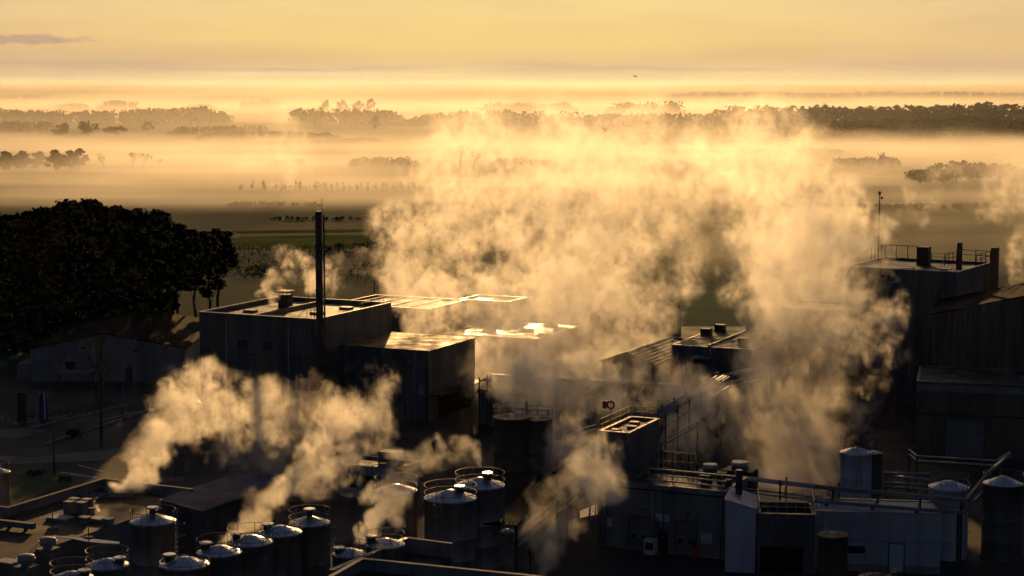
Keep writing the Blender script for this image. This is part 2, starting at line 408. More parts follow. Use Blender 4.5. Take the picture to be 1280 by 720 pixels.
# --- halls behind, half lost in the steam
def placed(px, py, z): p = gz(px, py, z); return (p.x, p.y)
h3 = flat_hall('sunlit_roof_hall', 'low hall behind the tall block with a pale sunlit roof', placed(536, 386, 9.4), 17, 13.5, 9.4, M['cladding'], M['metalroof'], par=.3)
for xx in (-15, -11.5, -8, -4.5, -1.5): MB().box(xx, xx + .12, .3, 13.2, 9.12, 9.3).build('roof_seam', M['coping'], h3)
h4 = flat_hall('far_flat_hall', 'small flat hall with a bright roof edge behind the sunlit roof hall', placed(636, 377, 9.0), 9, 7, 9.0, M['cladding'], M['membrane'], par=.3)
h4b = flat_hall('skylight_hall', 'low hall in the steam with bright glinting skylights on its roof', placed(672, 424, 6.6), 16, 20, 6.6, M['cladding'], M['membrane'], par=.3, cop='grey')
for i, (sx, sy) in enumerate(((-12, 5), (-7, 8), (-11, 13), (-6, 15), (-10, 19), (-5, 21), (-2.5, 11), (-2.2, 4))):
    f = MB(); f.face([(sx, sy, 6.35), (sx + 2.2, sy, 6.35), (sx + 2.2, sy + 1.4, 6.75), (sx, sy + 1.4, 6.75)]); f.face([(sx + 2.2, sy + 1.4, 6.75), (sx + 2.2, sy + 1.4, 6.325), (sx, sy + 1.4, 6.325), (sx, sy + 1.4, 6.75)])
    f.build('skylight', M['coping' if i in (1, 4, 6) else 'metalroof'], h4b)
# saw-tooth roofed hall
p0 = placed(690, 372, 8.0)
st = thing('sawtooth_hall', 'far hall with a row of small saw tooth roofs glinting through the steam', 'building', (*p0, 0), EA + 10)
MB().box(0, 20, 0, 14, 0, 7).build('wall', M['cladding'], st)
for i in range(7):
    f = MB(); a = i * 2.86
    f.face([(a, -.1, 7.02), (a + 1.9, -.1, 8.3), (a + 1.9, 14.1, 8.3), (a, 14.1, 7.02)])
    f.face([(a + 1.9, -.1, 8.3), (a + 2.84, -.1, 7.02), (a + 2.84, 14.1, 7.02), (a + 1.9, 14.1, 8.3)])
    f.face([(a, -.1, 7.02), (a + 2.84, -.1, 7.02), (a + 1.9, -.1, 8.3)])
    f.build('roof_tooth', M['metalroof'], st)
# low gabled shed with the bright ridge at (755-845, 415-433)
sh = gable_hall('steam_shed', 'gabled shed with a bright ridge line lost in the middle of the steam', placed(752, 447, 7.5), 7.5, 16, 7.0, 8.4, M['cladding'], M['metalroof'], rot=EA)
# louvred roof with coolers
lr = flat_hall('louvred_hall', 'dark hall with many parallel silver roof louvres in a steam gap', placed(940, 437, 9.0), 11.5, 17, 9.0, M['cladding'], M['membrane'], par=.3)
for i in range(13):
    yy = .6 + i * 1.25; MB().box(-11.2, -.3, yy, yy + .35, 8.74, 8.98).build('louvre', M['coping'], lr)
MB().box(-6.4, -6.1, .3, 16.6, 9.0, 9.22).build('walkway_beam', M['coping'], lr)
for (bx, by) in ((-10.8, 10.0), (-10.4, 15.0), (-3.0, 3.0), (-1.6, 9.6)): MB().box(bx, bx + 1.4, by, by + 1.1, 9.0, 10.0).build('cooler_box', M['dark'], lr)
v = MB(); rail(v, [(-11.3, .1, 9.0), (-.1, .1, 9.0)], 1.0, 1.4, .025); v.build('guard_rail', M['galv'], lr)
# long gabled hall with two bright lines
lg = gable_hall('long_hall', 'long low hall crossing the steam with a thin bright ridge and eave', placed(598, 490, 4.4), 27, 12, 4.4, 5.6, M['cladding'], M['darkmetalroof'], rot=-19, ridge_along='x')
MB().box(-.2, 27.2, 5.85, 6.15, 5.77, 5.86).build('ridge_cap', M['coping'], lg)
MB().box(-.3, 27.3, -.42, -.26, 4.3, 4.46).build('gutter', M['coping'], lg)

# --- rectangular tower with its loading building
p1 = Vector((*placed(786, 541, 11.2), 0))
tw = flat_hall('process_tower', 'dark square tower with a railed roof and a red lifebuoy sign above the loading building', p1, 3.1, 8.4, 11.2, M['cladding'], M['membrane'], par=.25, cat='tower')
v = MB(); rail(v, [(-3.0, .1, 11.2), (-3.0, 8.2, 11.2), (-.1, 8.2, 11.2)], 1.1, 1.2, .025); v.build('guard_rail', M['dark'], tw)
for hx, hy in ((-2.3, 1.0), (-1.5, 3.2), (-2.1, 5.4)): MB().box(hx, hx + .9, hy, hy + .7, 10.97, 11.2).build('roof_hatch', M['coping'], tw)
v = MB(); v.bar((-2.9, 2.6, 11.1), (-2.9, 2.6, 13.5), .06); sp = v.build('sign_post', M['dark'], tw)
v = MB(); rr = Vector((-2.9, 2.5, 13.3))
for k_ in range(18):
    a0, a1 = 2 * math.pi * k_ / 18, 2 * math.pi * (k_ + 1) / 18
    v.cyl(rr + Vector((math.cos(a0) * .36, 0, math.sin(a0) * .36)), rr + Vector((math.cos(a1) * .36, 0, math.sin(a1) * .36)), .11, n=6)
v.box(-3.75, -3.35, 2.45, 2.55, 12.9, 13.65)
v.build('red_sign', M['red'], tw)

p2 = Vector((*gz(905, 700), 0))
lb = flat_hall('loading_building', 'dark flat roofed building with two loading doors at the foot of the square tower', p2, 12.4, 7, 6.6, M['grey'], M['membrane'], par=.3)
for i, (px0, px1) in enumerate(((783, 820), (843, 869))):
    a = (px0 - 905) / 158 * 12.4; c = (px1 - 905) / 158 * 12.4
    d = opening(lb, 'loading_door', a, c, .25, 3.3, M['door'], frame=M['dark'])
    n_ = 3 if i == 0 else 2
    for j in range(n_): x_ = a + (c - a) * (j + .5) / n_ - .25; MB().box(x_, x_ + .5, -.045, -.032, 1.2, 1.55).build('window', M['glass'], d)
opening(lb, 'sign_plate', -11.1 + 4.8 - .6, -5.5, 3.1, 3.8, M['white'])
opening(lb, 'sign_plate', -11.9, -11.4, 2.0, 2.9, M['white'])
opening(lb, 'base_band', -12.38, -.02, 0, .24, M['concrete'], proud=.02); opening(lb, 'gutter', -12.3, -.1, 5.95, 6.1, M['dark'], proud=.12)
for xx in (-12.1, -7.2, -.35): MB().cyl((xx, -.1, .25), (xx, -.1, 5.94), .07, n=8).build('downpipe', M['galv'], lb)
for xx in (-8.1, -3.6): MB().box(xx - .15, xx + .15, -.4, -.004, 4.0, 4.15).build('wall_lamp', M['dark'], lb)
opening(lb, 'side_door', -6.6, -5.6, .05, 2.3, M['dark'])
opening(lb, 'notice_board', -2.3, -1.2, 1.4, 2.4, M['white'])
v = MB()
for i, zz in enumerate((6.9, 7.3, 7.75)): v.bar((-8.2, .6 + .5 * i, zz), (-.2, .6 + .5 * i, zz), .13)
for xx in (-8, -5.5, -3, -.6): v.bar((xx, .9, 6.3), (xx, .9, 7.8), .08); v.bar((xx, .4, 6.85), (xx, 1.8, 6.85), .08)
v.build('roof_pipes', M['galv'], lb)
v = MB()
for i in range(9): v.bar((-9.0 + i * .55, 4.2, 6.3), (-9.0 + i * .55, 4.2, 9.0), .06)
for zz in (7.2, 8.1, 9.0): v.bar((-9.2, 4.2, zz), (-4.3, 4.2, zz), .06)
v.build('roof_rack', M['dark'], lb)
for i, (ax, ay, s_) in enumerate(((-3.6, 3.0, 1.0), (-2.0, 3.6, .8), (-.9, 2.2, .7))): MB().box(ax, ax + s_, ay, ay + s_, 6.32, 7.2 + .3 * (i % 2)).build('roof_unit', M['dark'], lb)
bx = L2W(p2, EA, (-7.6, -1.3, 0)); ib = thing('equipment_cabinet', 'small white cabinet standing in front of the loading doors', 'cabinet', bx, EA)
MB().box(0, 1.1, 0, .9, .02, 1.5).build('body', M['white'], ib); MB().box(.15, .95, -.02, -.004, .5, 1.2).build('grille', M['dark'], ib)
bx = L2W(p2, EA, (-3.0, -.7, 0)); ex = thing('fire_point', 'red fire point cabinet against the wall beside the second loading door', 'fire cabinet', bx, EA)
MB().box(0, .6, 0, .4, .02, 1.1).build('body', M['red'], ex); MB().box(.1, .3, .1, .3, 1.1, 1.7).build('top_box', M['dark'], ex)
bx = L2W(p2, EA, (-5.3, -2.2, 0)); lp = thing('lamp_post', 'thin dark lamp post in front of the loading building', 'lamp post', bx, EA)
MB().cyl((0, 0, 0), (0, 0, 6.9), .08, .05, n=8).build('pole', M['dark'], lp); MB().box(-.6, .6, -.15, .15, 6.9, 7.05).build('lamp_head', M['dark'], lp)

# covered conveyor running back from the tanks
pa = gz(628, 653, 6.0); pb = gz(722, 582, 6.0)
cv_ = thing('covered_walkway', 'long dark roofed pipe walkway running back beside the tall silo', 'walkway', (pa.x, pa.y, 0), math.degrees(math.atan2(pb.y - pa.y, pb.x - pa.x)))
ln = (pb - pa).length
f = MB(); f.box(-1, ln, -1.5, 1.5, 5.9, 6.05); f.build('roof', M['black'], cv_)
for i in range(7):
    x_ = ln * i / 6
    for yy in (-1.3, 1.3): MB().bar((x_, yy, 0), (x_, yy, 5.895), .14).build('post', M['dark'], cv_)
v = MB()
for zz in (3.6, 4.2, 4.8, 5.3): v.cyl((-1, -1.0 + .25 * (zz - 3.6), zz), (ln, -1.0 + .25 * (zz - 3.6), zz), .09, n=8)
v.build('pipes', M['galv'], cv_)

# low office range with windows behind the tanks
of = flat_hall('office_range', 'low pale office range with square windows behind the round tanks', gz(498, 628), 7.2, 5, 3.6, M['pale'], M['membrane'], par=.25, cop='grey')
for xx in (-6.3, -4.3, -2.3): opening(of, 'window', xx, xx + 1.2, 1.1, 2.5, M['glass'], frame=M['dark'])
ub = thing('roof_unit', 'pale square ventilation unit on the office range roof', 'ventilation unit', L2W(gz(498, 628), EA, (-3.6, 2, 3.37)), EA)
MB().box(0, 2.4, 0, 1.6, .0, 1.5).build('body', M['pale'], ub); MB().box(.2, 2.2, -.03, -.004, .3, 1.2).build('grille', M['door'], ub)

# long lean-to with a ribbed roof, behind the tank row
la = placed(247, 637, 5.2); lb2 = placed(345, 603, 5.2)
ang = math.degrees(math.atan2(lb2[1] - la[1], lb2[0] - la[0])); ln = math.hypot(lb2[0] - la[0], lb2[1] - la[1])
lt = thing('ribbed_roof_shed', 'long shed with a pale ribbed sheet roof behind the row of tanks', 'shed', (*la, 0), ang)
f = MB(); f.face([(0, 0, 0), (ln, 0, 0), (ln, 0, 5.1), (0, 0, 5.1)]); f.face([(ln, 0, 0), (ln, 4.2, 0), (ln, 4.2, 5.6), (ln, 0, 5.1)]); f.face([(ln, 4.2, 0), (0, 4.2, 0), (0, 4.2, 5.6), (ln, 4.2, 5.6)]); f.face([(0, 4.2, 0), (0, 0, 0), (0, 0, 5.1), (0, 4.2, 5.6)])
f.build('wall', M['cladding'], lt)
f = MB()
n_ = 24
for i in range(n_):
    x0_, x1_ = ln * i / n_, ln * (i + .55) / n_; x2_ = ln * (i + 1) / n_
    f.face([(x0_, -.35, 5.14), (x1_, -.35, 5.14), (x1_, 4.4, 5.72), (x0_, 4.4, 5.72)])
    f.face([(x1_, -.35, 5.14), (x2_, -.35, 5.30), (x2_, 4.4, 5.88), (x1_, 4.4, 5.72)])
    f.face([(x2_, -.35, 5.30), (x2_, -.35, 5.14), (x2_, 4.4, 5.72), (x2_, 4.4, 5.88)])
f.build('roof', M['ribroof'], lt)
MB().box(0, ln, -.5, -.36, 5.0, 5.12).build('gutter', M['coping'], lt)

# flat roofed building, bottom left, with its roof gear
rz = 6.0
pc = gz(12, 634, rz); pd = gz(131, 598, rz); ang = math.degrees(math.atan2(pd.y - pc.y, pd.x - pc.x)) - 90
fb = thing('flat_roof_building', 'low building with a brown felt roof under the first round tank', 'building', (pc.x, pc.y, 0), ang)
wl = (pd - pc).length
x1_ = 10.6; y0_ = -34
f = MB(); f.box(-.2, x1_, y0_, wl, 0, rz - .9); f.build('wall', M['grey'], fb)
f = MB(); f.face([(0, y0_, rz - .88), (x1_, y0_, rz - .88), (x1_, wl - .2, rz - .88), (0, wl - .2, rz - .88)]); f.build('roof', M['brownroof'], fb)
f = MB(); f.box(-.2, 0, 0, wl, rz - .9, rz - .05); f.box(-.2, x1_, wl - .18, wl, rz - .9, rz - .05); f.box(-9, 0, -.25, 0, rz - 1.2, rz - .05); f.build('parapet', M['grey'], fb)
f = MB(); f.box(-.27, .1, .06, wl - .26, rz - .048, rz + .02); f.box(-.27, x1_, wl - .25, wl + .06, rz - .048, rz + .02); f.box(-9, .1, -.3, .05, rz - .048, rz + .02); f.build('coping', M['concrete'], fb)
zr = rz - .87
def onroof(px, py): return gz(px, py, zr)
f = MB(); pts = [W2L(fb, onroof(a, b_)) for a, b_ in ((62, 669), (86, 670.5), (112, 673), (134, 675.5), (150, 677.5), (149, 679.5), (128, 679), (108, 677), (88, 673), (70, 671))]
f.face([(p.x, p.y, zr + .006) for p in pts]); f.build('puddle', M['water'], fb)
def strip_(px0, py0, px1, py1):
    a, c = W2L(fb, onroof(px0, py0)), W2L(fb, onroof(px1, py1)); d = (c - a).normalized(); nrm = Vector((-d.y, d.x, 0))
    f = MB(); n = int((c - a).length / .9)
    for i in range(n):
        u = a + d * (.9 * i); w2 = a + d * (.9 * i + .8)
        f.face([(*(u - nrm * .45).xy, zr + .1), (*(w2 - nrm * .45).xy, zr + .1), (*w2.xy, zr + .45), (*u.xy, zr + .45)])
        f.face([(*u.xy, zr + .45), (*w2.xy, zr + .45), (*(w2 + nrm * .45).xy, zr + .1), (*(u + nrm * .45).xy, zr + .1)])
    f.build('ridge_skylight', M['coping'], fb)
strip_(78, 621, 180, 622); strip_(104, 609, 240, 600)
def skylight(px, py, label, s=1.1):
    r = thing('roof_hatch', label, 'roof hatch', onroof(px, py), ang)
    MB().box(-s, s, -s * .7, s * .7, 0, .22).build('kerb', M['grey'], r); MB().box(-s * .92, s * .92, -s * .64, s * .64, .223, .3).build('lid', M['white'], r); return r
skylight(10, 705, 'large pale roof hatch at the left edge of the brown felt roof', 1.0)
skylight(76, 650, 'pale square roof hatch in front of the two box units')
skylight(123, 651, 'thin low roof hatch beside the source of the left steam plume', .9)
def turbine(px, py, label):
    r = thing('roof_ventilator', label, 'ventilator', onroof(px, py), ang)
    MB().box(-.75, .75, -.75, .75, 0, .28).build('base', M['grey'], r)
    MB().lathe([(.42, .28), (.42, .5), (.66, .56), (.72, .9), (.68, 1.12), (.45, 1.2), (0, 1.24)], 20).build('dome', M['pale'], r)
    v = MB(); v.ring((0, 0, .9), .75, .03, 20); v.build('band', M['galv'], r); return r
turbine(33, 711, 'pale domed roof ventilator next to the large pale hatch at the left edge')
turbine(60, 689, 'pale domed roof ventilator below the end of the grey duct')
r = thing('roof_duct', 'long grey duct lying on the brown felt roof at the left edge', 'duct', onroof(43, 664), ang)
e = W2L(r, onroof(-60, 652)); f = MB(); f.bar((0, 0, .45), (e.x, e.y, .45), .5, .5); f.build('body', M['door'], r)
f = MB()
for i in range(5): f.box(e.x * (i + .5) / 5 - .1, e.x * (i + .5) / 5 + .1, e.y * (i + .5) / 5 - .2, e.y * (i + .5) / 5 + .2, 0, .2)
f.build('support', M['dark'], r)
def acunit(px, py, label):
    r = thing('air_handler', label, 'air handler', onroof(px, py), ang)
    MB().box(-.44, .44, -.36, .36, .12, 1.2).build('body', M['grey'], r); MB().box(-.47, .47, -.39, .39, 1.202, 1.26).build('lid', M['coping'], r)
    f = MB()
    for sx in (-.5, .5): f.box(sx * .7 - .08, sx * .7 + .08, -.34, .34, 0, .12)
    f.build('foot', M['dark'], r); return r
for px, py, lab in ((87, 643, 'left box unit of the front pair beside the left steam plume'), (102, 644, 'right box unit of the front pair beside the left steam plume'), (93, 639, 'left box unit of the rear pair beside the left steam plume'), (109, 640, 'right box unit of the rear pair nearest the left steam plume')): acunit(px, py, lab)
r = thing('steam_outlet', 'short pipe outlet blowing the big left steam plume', 'steam vent', onroof(115, 646), ang)
MB().cyl((0, 0, 0), (0, 0, .75), .28, .28, n=14).build('pipe', M['galv'], r); MB().cyl((0, 0, .755), (0, 0, .85), .36, .36, n=14).build('collar', M['dark'], r)
for px, py, lab in ((106, 654, 'low grey vent box in front of the two box units'), (135, 656, 'tiny roof vent right of the steaming pipe outlet')):
    r = thing('vent_box', lab, 'roof vent', onroof(px, py), ang); MB().box(-.4, .4, -.35, .35, 0, .55).build('body', M['grey'], r); MB().box(-.5, .5, -.45, .45, .553, .62).build('lid', M['coping'], r)
for px, py, h_, lab in ((66, 661, 2.0, 'dark thin post with a pale foot on the brown felt roof'), (111, 672, 1.0, 'short thin post standing beside the roof puddle')):
    r = thing('roof_post', lab, 'post', onroof(px, py), ang); MB().cyl((0, 0, .1), (0, 0, h_), .05, n=6).build('post', M['dark'], r); MB().box(-.35, .35, -.3, .3, 0, .1).build('foot', M['concrete'], r)

# nearest rooftop with its parapet, bottom centre
zq = 10.6
qa = gz(452, 697, zq); qb = gz(640, 716, zq); ang2 = math.degrees(math.atan2(qb.y - qa.y, qb.x - qa.x))
nr = thing('near_roof', 'nearest dark flat roof with a metal parapet under the two tallest tanks', 'building', (qa.x, qa.y, 0), ang2)
MB().box(0, 34, -30, -.25, 0, zq - .9).build('wall', M['grey'], nr)
f = MB(); f.box(0, 34, -.22, 0, zq - 2.2, zq - .06); f.box(0, .22, -30, -.25, zq - .88, zq - .06); f.build('parapet', M['grey'], nr)
f = MB(); f.box(-.06, 34, -.3, .06, zq - .058, zq); f.box(-.06, .3, -30, -.31, zq - .058, zq); f.build('coping', M['grey'], nr)
f = MB(); f.face([(.22, -30, zq - .88), (34, -30, zq - .88), (34, -.25, zq - .88), (.22, -.25, zq - .88)]); f.build('roof', M['membrane'], nr)
qa2 = gz(412, 712, 8.6); qb2 = gz(505, 672, 8.6); a3 = math.degrees(math.atan2(qb2.y - qa2.y, qb2.x - qa2.x)); l3 = (qb2 - qa2).length
cw = thing('roof_upstand', 'low wall with a bright metal top running back between the tanks', 'wall', (qa2.x, qa2.y, 0), a3)
MB().box(0, l3, -.3, 0, 0, 8.54).build('wall', M['grey'], cw); MB().box(-.05, l3 + .05, -.36, .06, 8.543, 8.6).build('coping', M['coping'], cw)
f = MB(); f.box(l3, l3 + .3, -4.3, 0, 0, 8.54); f.build('return_wall', M['grey'], cw); MB().box(l3 + .06, l3 + .36, -4.3, .06, 8.543, 8.6).build('return_coping', M['grey'], cw)
MB().box(0, l3, -4.3, -.31, 0, 7.4).build('roof', M['membrane'], cw)

# --- right hand side
t4 = flat_hall('tall_right_tower', 'tallest dark tower block on the right with rails, a mast and pipes on its roof', placed(1197, 340, 19.0), 16.2, 16.0, 19.0, M['cladding'], M['membrane'], par=.4, rot=-31, cat='tower')
an = flat_hall('added_shade_hall', 'added low dark hall behind the left side of the tallest tower, shading the yard', (48.5, 258), 16, 10, 12.5, M['cladding'], M['membrane'], par=.3, cop='grey')  # added hall, hidden in steam, to shade a sunlit strip of yard
v = MB(); rail(v, [(-15.9, 10, 18.9), (-15.9, 15.7, 18.9), (-9.0, 15.7, 18.9)], 1.9, 1.6, .05, rows=(1.0,)); rail(v, [(-4.4, 8, 18.9), (-4.4, 15.7, 18.9), (-.2, 15.7, 18.9), (-.2, 9, 18.9)], 1.7, 2.0, .05, rows=(1.0, .6)); rail(v, [(-8.8, 15.7, 18.9), (-4.6, 15.7, 18.9)], 1.0, 2, .03)
v.build('guard_rail', M['dark'], t4)
MB().box(-8.9, -7.3, 9.2, 10.8, 18.62, 21.3).build('vent_stack', M['dark'], t4)
MB().cyl((-2.1, 7.3, 18.6), (-2.1, 7.3, 22.4), .42, n=14).build('roof_flue', M['rust'], t4)
MB().box(.25, 1.05, 14.4, 15.9, 0, 21.2).build('corner_flue', M['rust'], t4)
v = MB(); v.cyl((-15.6, 12, 18.7), (-15.6, 12, 28.4), .12, .08, n=6); v.box(-15.74, -15.46, 11.86, 12.14, 28.4, 28.9); v.box(-15.4, -15.1, 11.9, 12.1, 27.8, 28.1); v.build('mast', M['dark'], t4)
for hx, hy in ((-9, 3), (-4, 4.5), (-2.2, 2.5)): MB().box(hx, hx + 1.5, hy, hy + 1.1, 18.62, 18.85).build('roof_hatch', M['coping'], t4)
mid = gable_hall('brown_gable_hall', 'dark brown hall with a sloping roof between the tall tower and the right edge', placed(1165, 393, 15.0), 36, 16, 15.0, 19.2, M['brown'], M['black'], rot=EA + 8, ridge_along='y')
frh = flat_hall('brown_front_hall', 'wide dark hall with a pale roof band at the right edge', placed(1146, 476, 9.1), 38, 12, 9.1, M['brown'], M['membrane'], par=.2, rot=-14, front_left=True)
opening(frh, 'fascia', 0, 38, 7.9, 8.7, M['grey']); opening(frh, 'roller_door', 3.5, 8.0, .05, 4.5, M['door'], frame=M['dark']); opening(frh, 'band', 0, 38, 5.0, 5.25, M['dark'])
v = MB()
for xx in (12, 16, 20, 24): v.box(xx, xx + 2.4, 5, 6.6, 8.93, 9.12)
v.build('rooflight', M['grey'], frh)
wr = flat_hall('pale_wall_building', 'low pale building with a door and cross braces in front of the tall white tank', placed(1016, 638, 5.6), 11.6, 5.5, 5.6, M['pale'], M['white'], par=.1, rot=-8, front_left=True)
opening(wr, 'door', 7.0, 8.3, .1, 2.7, M['white'], frame=M['dark']); opening(wr, 'window', 3.3, 4.7, 1.7, 2.3, M['glass'], frame=M['dark']); opening(wr, 'base_band', .02, 11.58, .0, .7, M['concrete'], proud=.02); opening(wr, 'seam', 0, 11.6, 2.9, 2.96, M['grey'], proud=.02)
# pale tall shed with mono-pitch roof, and the railed dark unit the big steam column rises from
pp = gz(906, 715); ps = thing('pale_tall_shed', 'pale grey narrow shed with a sloping roof left of the big steam column', 'shed', (pp.x, pp.y, 0), -12)
f = MB(); ww = 2.75
f.face([(0, 0, 0), (ww, 0, 0), (ww, 0, 6.0), (0, 0, 6.7)]); f.face([(ww, 0, 0), (ww, 5, 0), (ww, 5, 6.0), (ww, 0, 6.0)]); f.face([(ww, 5, 0), (0, 5, 0), (0, 5, 6.7), (ww, 5, 6.0)]); f.face([(0, 5, 0), (0, 0, 0), (0, 0, 6.7), (0, 5, 6.7)])
f.build('wall', M['white'], ps)
f = MB(); i = len(f.v); f.v += [(x_, y_, z_ + dz) for dz in (.01, .14) for y_ in (-.15, 5.15) for x_, z_ in ((-.12, 6.73), (ww + .12, 5.97))]
for q_ in ((0, 2, 3, 1), (4, 5, 7, 6), (0, 1, 5, 4), (1, 3, 7, 5), (3, 2, 6, 7), (2, 0, 4, 6)): f.f.append(q_); f.s.append(False)
f.build('roof', M['white'], ps)
MB().cyl((.9, 3.4, 6.5), (.9, 3.4, 8.9), .32, n=14).build('flue', M['dark'], ps)
pu = gz(946, 716); cu = flat_hall('cooling_unit', 'dark railed cooling unit under the biggest steam column', pu, 5.2, 5.0, 5.6, M['cladding'], M['black'], par=.5, rot=-6, front_left=True)
v = MB(); rail(v, [(.1, .1, 5.6), (5.1, .1, 5.6), (5.1, 4.9, 5.6), (.1, 4.9, 5.6)], 1.2, .8, .022, True); v.build('guard_rail', M['galv'], cu)
opening(cu, 'dark_bay', .3, 4.2, .1, 2.5, M['black']); 
v = MB()
for i in range(14): v.bar((5.35, .4, .3 + i * .45), (5.75, .4, .3 + i * .45), .04)
for xx in (5.35, 5.75): v.bar((xx, .4, 0), (xx, .4, 6.7), .05)
v.build('ladder', M['galv'], cu)

# ------------------------------------------------------------------ tanks
def tank(label, px, py, rpx, z, body='steel', cone='steelcone', rise=.30, hat=None, ring=(1.15, .55), name='storage_tank', group=None, ladder=None, seg=40, off=(0, 0), rr=1.0, base=0.0, walk=False):
    c = gz(px, py, z); rad = rpx * c.y / F
    r = thing(name, label, 'tank', (c.x, c.y, base), rng.uniform(0, 360), group)
    h = z - base
    seams = [q for k in range(1, int(h / 1.9)) for q in ((rad, k * 1.9 - .05), (rad + .022, k * 1.9), (rad, k * 1.9 + .05))]
    f = MB(); f.lathe([(rad, 0)] + seams + [(rad, h - .12), (rad + .06, h - .1), (rad + .06, h), (rad - .01, h + .03)], seg)
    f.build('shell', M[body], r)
    f = MB(); hc = rise * rad
    f.lathe([(rad - .02, h + .03), (rad * .55, h + .03 + hc * .47), (.32, h + hc), (0, h + hc + .03)], seg)
    for k in range(12):
        a = 2 * math.pi * k / 12; d = Vector((math.cos(a), math.sin(a), 0))
        f.bar(d * rad * .97 + Vector((0, 0, h + .07)), d * .35 + Vector((0, 0, h + hc + .01)), .03)
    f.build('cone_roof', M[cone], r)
    if hat is not None:
        hx, hh = hat; a = -r.rotation_euler.z; q = Vector((math.cos(a) * hx * rad, math.sin(a) * hx * rad, 0))
        z0 = h + hc * (1 - abs(hx)) - .05
        m_ = MB().cyl(q + Vector((0, 0, z0)), q + Vector((0, 0, z0 + hh)), .36 if hx else .26, n=16).build('manhole_neck', M['dark'], r)
        MB().cyl(q + Vector((0, 0, z0 + hh + .003)), q + Vector((0, 0, z0 + hh + .12)), .52, .46, n=18).build('manhole_lid', M['steelcone'], m_)
    if ring:
        f = MB(); R_ = rad * rr
        for q in ring: f.ring((off[0], off[1], h + q), R_, .024, 44)
        for k in range(8):
            a = 2 * math.pi * k / 8; f.bar((off[0] + math.cos(a) * R_, off[1] + math.sin(a) * R_, h - .05), (off[0] + math.cos(a) * R_, off[1] + math.sin(a) * R_, h + max(ring)), .04)
        f.build('guard_rail', M['rail'], r)
    if ladder is not None:
        a = R(ladder) - r.rotation_euler.z; d = Vector((math.cos(a), math.sin(a), 0)); s_ = Vector((-d.y, d.x, 0)); f = MB()
        for sg in (-.25, .25): f.bar(d * (rad + .3) + s_ * sg, d * (rad + .3) + s_ * sg + Vector((0, 0, h + 1.1)), .05)
        for k in range(int(h / .4)): f.bar(d * (rad + .3) - s_ * .25 + Vector((0, 0, .4 * k + .2)), d * (rad + .3) + s_ * .25 + Vector((0, 0, .4 * k + .2)), .035)
        for k in range(3, int(h) + 1): f.ring(d * (rad + .65) + Vector((0, 0, k)), .38, .025, 14, 4)
        f.build('ladder', M['galv'], r)
    return r
G = 'steel tanks at the bottom left'
tank('big steel tank with a capped cone standing apart, tallest at the left', 191, 651, 29, 9, hat=(0, .55), ring=(.95,), ladder=-20, group=G)
tank('cone roofed steel tank cut by the bottom edge, second from the left corner', 134, 706, 27, 9, hat=(.6, .35), group=G)
tank('leftmost cone roofed steel tank, barely rising above the bottom edge', 90, 722, 27, 9, hat=(.6, .35), group=G)
tank('steel tank with a small ring rail, front one of the diagonal row at the bottom', 231, 705, 31.5, 9, hat=(-.62, .5), ring=(.25,), group=G)
tank('second steel tank up the diagonal row from the bottom edge', 274, 690, 28.5, 9, hat=(-.6, .5), ring=(1.1, .3), group=G)
tank('third steel tank up the diagonal row, a small steam plume rising from its top', 313, 677, 29, 9, hat=(-.6, .45), ring=(1.1, .3), group=G)
tank('fourth steel tank up the diagonal row with a bright streak on its cone', 350, 665, 28, 9, hat=(-.55, .4), ring=(.35,), group=G)
tank('last steel tank at the upper end of the diagonal row with double ring rail', 387, 653, 26, 9, hat=(0, .6), ring=(1.1, .5), ladder=-35, group=G)
G2 = 'steel tanks at the bottom centre'
tank('squat steel tank with a brightly lit cone half behind the low wall', 437, 692, 22, 8.6, hat=(-.6, .3), ring=(.9,), group=G2)
tank('squat steel tank with a small steam plume beside the low wall', 481, 680, 25, 8.6, hat=(-.7, .5), ring=(.9, .4), group=G2)
tank('tall steel tank with ring rails veiled by the small curling plume', 495, 613, 27, 9, ring=(1.2, .5), group=G2)
tank('largest steel tank in front at the bottom centre with a ribbed cone', 563, 622, 33.5, 9, hat=(.35, .55), ring=(1.15, .5), ladder=-110, group=G2)
tank('tall steel tank right behind the largest one with double ring rail', 600, 606, 31.5, 9, hat=(.3, .6), ring=(1.15, .5), group=G2)
tank('small steel tank with bright rings tucked behind the right of the two tallest tanks', 634, 664, 8, 8.4, ring=(.9, .4), group=G2)
tank('steel tank cut by the left edge above the brown felt roof', -5, 590, 17, 8, ring=(.95,), hat=(0, .3))
# tall olive silo with railed top and its neighbour
sl = tank('tall dark olive silo with a railed top left of the square tower', 640, 521, 23.5, 9.4, body='green_tank', cone='dark', rise=.05, ring=(1.15, .6), name='silo')
tank('dark silo half hidden in steam right of the olive silo', 672, 523, 19, 9.2, body='dull_tank', cone='dark', rise=.05, ring=(1.1, .6), name='silo')
c0 = gz(658, 600); pp_ = thing('steel_pipe', 'bright vertical pipe running up between the two silos', 'pipe', (c0.x, c0.y - 1.8, 0))
MB().cyl((0, 0, 0), (0, 0, 9.3), .13, n=10).build('pipe', M['galv'], pp_)
